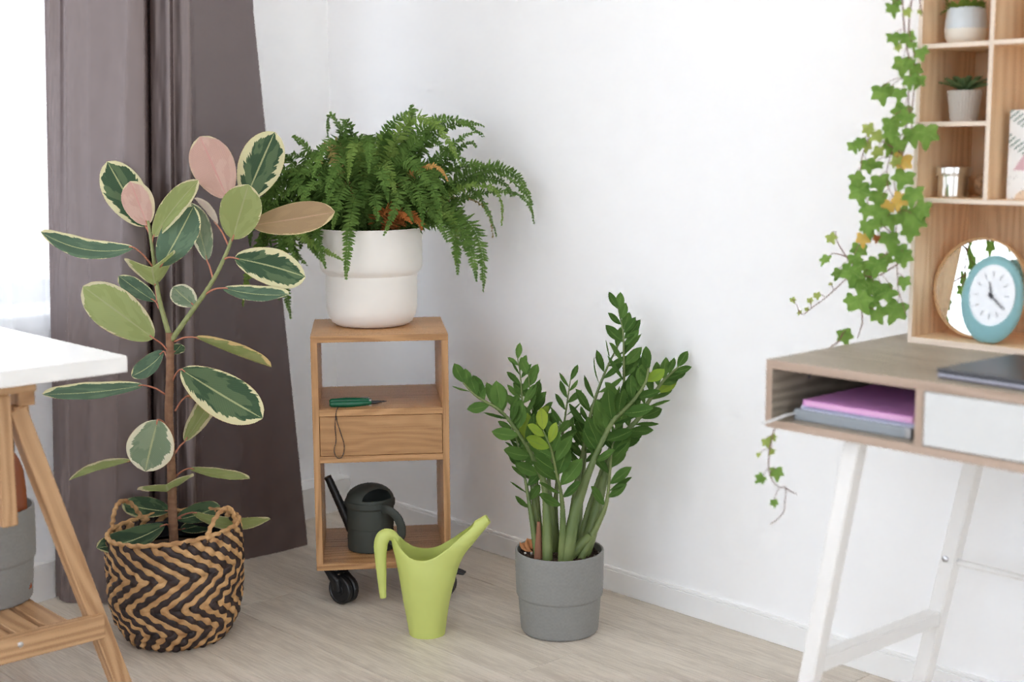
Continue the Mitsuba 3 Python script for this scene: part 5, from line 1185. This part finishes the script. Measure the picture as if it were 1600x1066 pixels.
# tin jar, wicker ball, book box
P4 = np.array((2.148, -.150, 1.0172))
add('tin_jar__body', at(lathe([(0, 0), (.0255, 0), (.0270, .0012), (.0272, .003), (.0272, .0405), (.026, .042), (0, .042)], 64), P4), 'tin', smooth=30)
note(add('tin_jar__lid', at(lathe([(.0274, .0385), (.0306, .0385), (.0312, .0398), (.0306, .0412), (.0303, .0425), (.0312, .0440), (.0312, .0455), (.0305, .0470), (.0308, .0520), (.0302, .0545), (.0285, .0550), (.0270, .0535), (0, .0533)], 64), P4), 'tin', smooth=30), 'screw lid with rolled rims')
tag('tin_jar', 'shiny silver tin jar with a lid in the third compartment of the shelf unit', 'jar')
P5 = np.array((2.203, -.128, 1.0172 + .0232)); q = []
for i in range(26):
    ax_ = N([rng.gauss(0, 1) for _ in range(3)]); e1 = N(np.cross(ax_, (.3, .5, .8))); e2 = np.cross(ax_, e1); off = rng.uniform(-.55, .55)
    t = np.linspace(0, 2 * math.pi, 33); rr = .0215
    q.append(tube([P5 + ax_ * rr * off + (e1 * math.cos(u) + e2 * math.sin(u)) * rr * math.sqrt(1 - off * off) for u in t], .0014, 5, False))
add('wicker_ball', join(q), 'wicker', smooth=True); tag('wicker_ball', 'brown wicker ball beside the tin jar on the shelf', 'ball')
pbx = box((2.2635, -.172, 1.0172), (2.345, -.030, 1.172), .0012)
add('print_box', pbx[:2], 'print_cover', uv=np.stack([pbx[0][:, 0] - 2.2635 + np.where(np.abs(pbx[0][:, 0] - 2.2635) < 1e-4, (pbx[0][:, 1] + .172), 0) * .6, pbx[0][:, 2] - 1.0172], -1))
tag('print_box', 'cream box with green stripes and a pink triangle in the right compartment', 'box')
# round mirror and clock in the low compartment
mk = 'round_mirror'
MR = .0890
mm_ = frame((2.2050, -.1390, .8535), (math.cos(math.radians(-1.5)), math.sin(math.radians(-1.5)), 0)); tl = math.radians(9)
R_ = np.eye(4); R_[:3, :3] = mm_[:3, :3] @ np.array([[1, 0, 0], [0, math.cos(tl), math.sin(tl)], [0, -math.sin(tl), math.cos(tl)]]) @ np.array([[1, 0, 0], [0, 0, -1], [0, 1, 0]]); R_[:3, 3] = mm_[:3, 3]
rim_ = lathe([(MR - .001, -.006), (MR + .0025, -.006), (MR + .003, -.004), (MR + .003, .0065), (MR + .002, .0075), (MR - .001, .0075), (MR - .0015, .0025)], 96)
note(add(mk + '__frame', xf(rim_, R_), 'mirror_rim', smooth=30), 'thin wooden ring frame')
add(mk + '__glass', xf(lathe([(0, .0025), (MR - .0012, .0025)], 96), R_), 'mirror_glass')
add(mk + '__backing', xf(lathe([(0, -.0055), (MR - .0015, -.0055)], 64), R_), 'shelf_wood')
tag(mk, 'round mirror with a thin wooden frame leaning in the low compartment', 'mirror')
ck = 'table_clock'
KC = np.array((2.2500, -.1955, .7616))
kA = math.radians(-2); KM = frame(KC, (math.cos(kA), math.sin(kA), 0)); tk_ = math.radians(8)
K2 = np.eye(4); K2[:3, :3] = KM[:3, :3] @ np.array([[1, 0, 0], [0, math.cos(tk_), math.sin(tk_)], [0, -math.sin(tk_), math.cos(tk_)]]); K2[:3, 3] = KC + (0, 0, .0005)
def egg():
    """Egg-shaped shell, flat foot, the front cut to an oval dial recess."""
    m = manifold3d.Manifold.sphere(1.0, 72).scale([.0590, .026, .0790]).translate([0, .004, .0785])
    m = m - manifold3d.Manifold.cube([1, 1, 1], True).translate([0, 0, -.5 + .0022])
    c_ = manifold3d.Manifold.cylinder(.06, 1, 1, 96).scale([.0440, .0545, 1]).rotate([90, 0, 0]).translate([.008, -.0120, .0860])
    return m - c_
v = egg().to_mesh()
add(ck + '__body', xf((v.vert_properties[:, :3], v.tri_verts), K2), 'teal', smooth=30)
fc = np.array((.008, -.0120, .0860))
def oval(sx, sz, y, d=.0015):
    m = manifold3d.Manifold.cylinder(d, 1, 1, 72).scale([sx, sz, 1]).rotate([90, 0, 0]).translate([fc[0], y, fc[2]]).to_mesh()
    return m.vert_properties[:, :3], m.tri_verts
note(add(ck + '__dial', xf(oval(.0438, .0543, fc[1] + .0004), K2), 'dial', smooth=30), 'white oval dial')
for i in range(60):
    if i % 5 == 0 or True:
        a = i * math.pi / 30; big = i % 5 == 0
        if not big: continue
        r0 = np.array((math.sin(a) * .0255, 0, math.cos(a) * .0325)); r1 = np.array((math.sin(a) * .0335, 0, math.cos(a) * .0425))
        add(ck + '__dial__hour_mark', xf(rod(fc + r0 + (0, -.0022, 0), fc + r1 + (0, -.0022, 0), .00045, 6), K2), 'clock_black')
def hand(nm, a, l, w, y):
    d = np.array((math.sin(a), 0, math.cos(a)))
    add(ck + '__' + nm, xf(tube([fc + (0, y, 0) - d * .006, fc + (0, y, 0) + d * l * .4, fc + (0, y, 0) + d * l], [w, w, w * .6], 8), K2), 'clock_black', smooth=30)
hand('hour_hand', math.radians(-13), .0245, .0014, -.0036); hand('minute_hand', math.radians(132), .036, .0011, -.0048); hand('second_hand', math.radians(126), .034, .0004, -.006)
add(ck + '__hub', xf(lathe([(0, 0), (.0032, 0), (.0032, .005), (.002, .0062), (0, .0062)], 20), K2 @ frame(fc + (0, -.002, 0), (1, 0, 0), ez=(0, -1, 0))), 'clock_black', smooth=35)
tag(ck, 'teal egg-shaped clock with a white dial in front of the round mirror', 'clock')

# ------------------------------------------------------------------ ivy
ik = 'ivy'
vp = []
for pts in IVY_VINES:
    P = smoothline(pts, max(8, 8 * len(pts)))
    vp.append(P)
    add(ik + '__vine', tube(P, np.linspace(.0014, .0007, len(P)), 6), 'ivy_stem', smooth=True)
vp = np.vstack(vp)
def ivy_leaf(c, n, d, w, k):
    """Five-lobed blade around its centre, cupped; d points to the tip lobe."""
    c, n, d = np.array(c), N(n), np.array(d); d = N(d - n * (n @ d)); s = np.cross(d, n)
    m = 30; A = np.linspace(0, 2 * math.pi, m, endpoint=False)
    lob = lambda a, a0, wd, h: h * np.exp(-((np.angle(np.exp(1j * (a - a0)))) / wd) ** 2)
    r = .36 + lob(A, 0, .30, .34) + lob(A, 1.08, .28, .20) + lob(A, -1.08, .28, .20) + lob(A, 2.15, .30, .13) + lob(A, -2.15, .30, .13) - lob(A, math.pi, .30, .17)
    V, U = [c], [(0, 0)]
    cup = .10 + .12 * ((k * 37) % 7) / 7
    for f in (.5, 1.0):
        for a, rr in zip(A, r):
            x, y = math.sin(a) * rr * f, math.cos(a) * rr * f
            V.append(c + w * (s * x + d * y + n * (-cup * (x * x + y * y) * 1.4 + .10 * abs(x)))); U.append((x, y))
    F = []
    for j in range(m):
        q = (j + 1) % m
        F += [(0, 1 + j, 1 + q), (1 + j, 1 + m + j, 1 + m + q), (1 + j, 1 + m + q, 1 + q)]
    return np.array(V), np.array(F), np.array(U)
IM = ['ivy_green', 'ivy_light', 'ivy_yellow', 'ivy_brown']
for k, (c, n, d, w, kind) in enumerate(IVY_LEAVES):
    g = ivy_leaf(c, n, d, w * 1.45, k)
    key = add(ik + '__leaf', g[:2], IM[kind], smooth=True, uv=g[2])
    if kind == 1: note(key, 'pale yellow-green young ivy leaf')
    if kind == 2: note(key, 'yellowed ivy leaf')
    if kind == 3: note(key, 'dry brown ivy leaf')
    base = np.array(c) - N(d) * w * .28 - N(n) * .002
    j = np.argmin(np.linalg.norm(vp - base - np.array((0, 0, .012)), axis=1)); q = vp[j]
    if np.linalg.norm(q - base) < .075:
        add(key + '__petiole', tube(smoothline([q, (q + base) / 2 + np.array((0, 0, .10)) * np.linalg.norm(q - base), base], 8), .00065, 5, False), 'ivy_stem', smooth=True)
tag(ik, 'trailing green ivy hanging down the left side of the shelf unit to the desk', 'ivy')
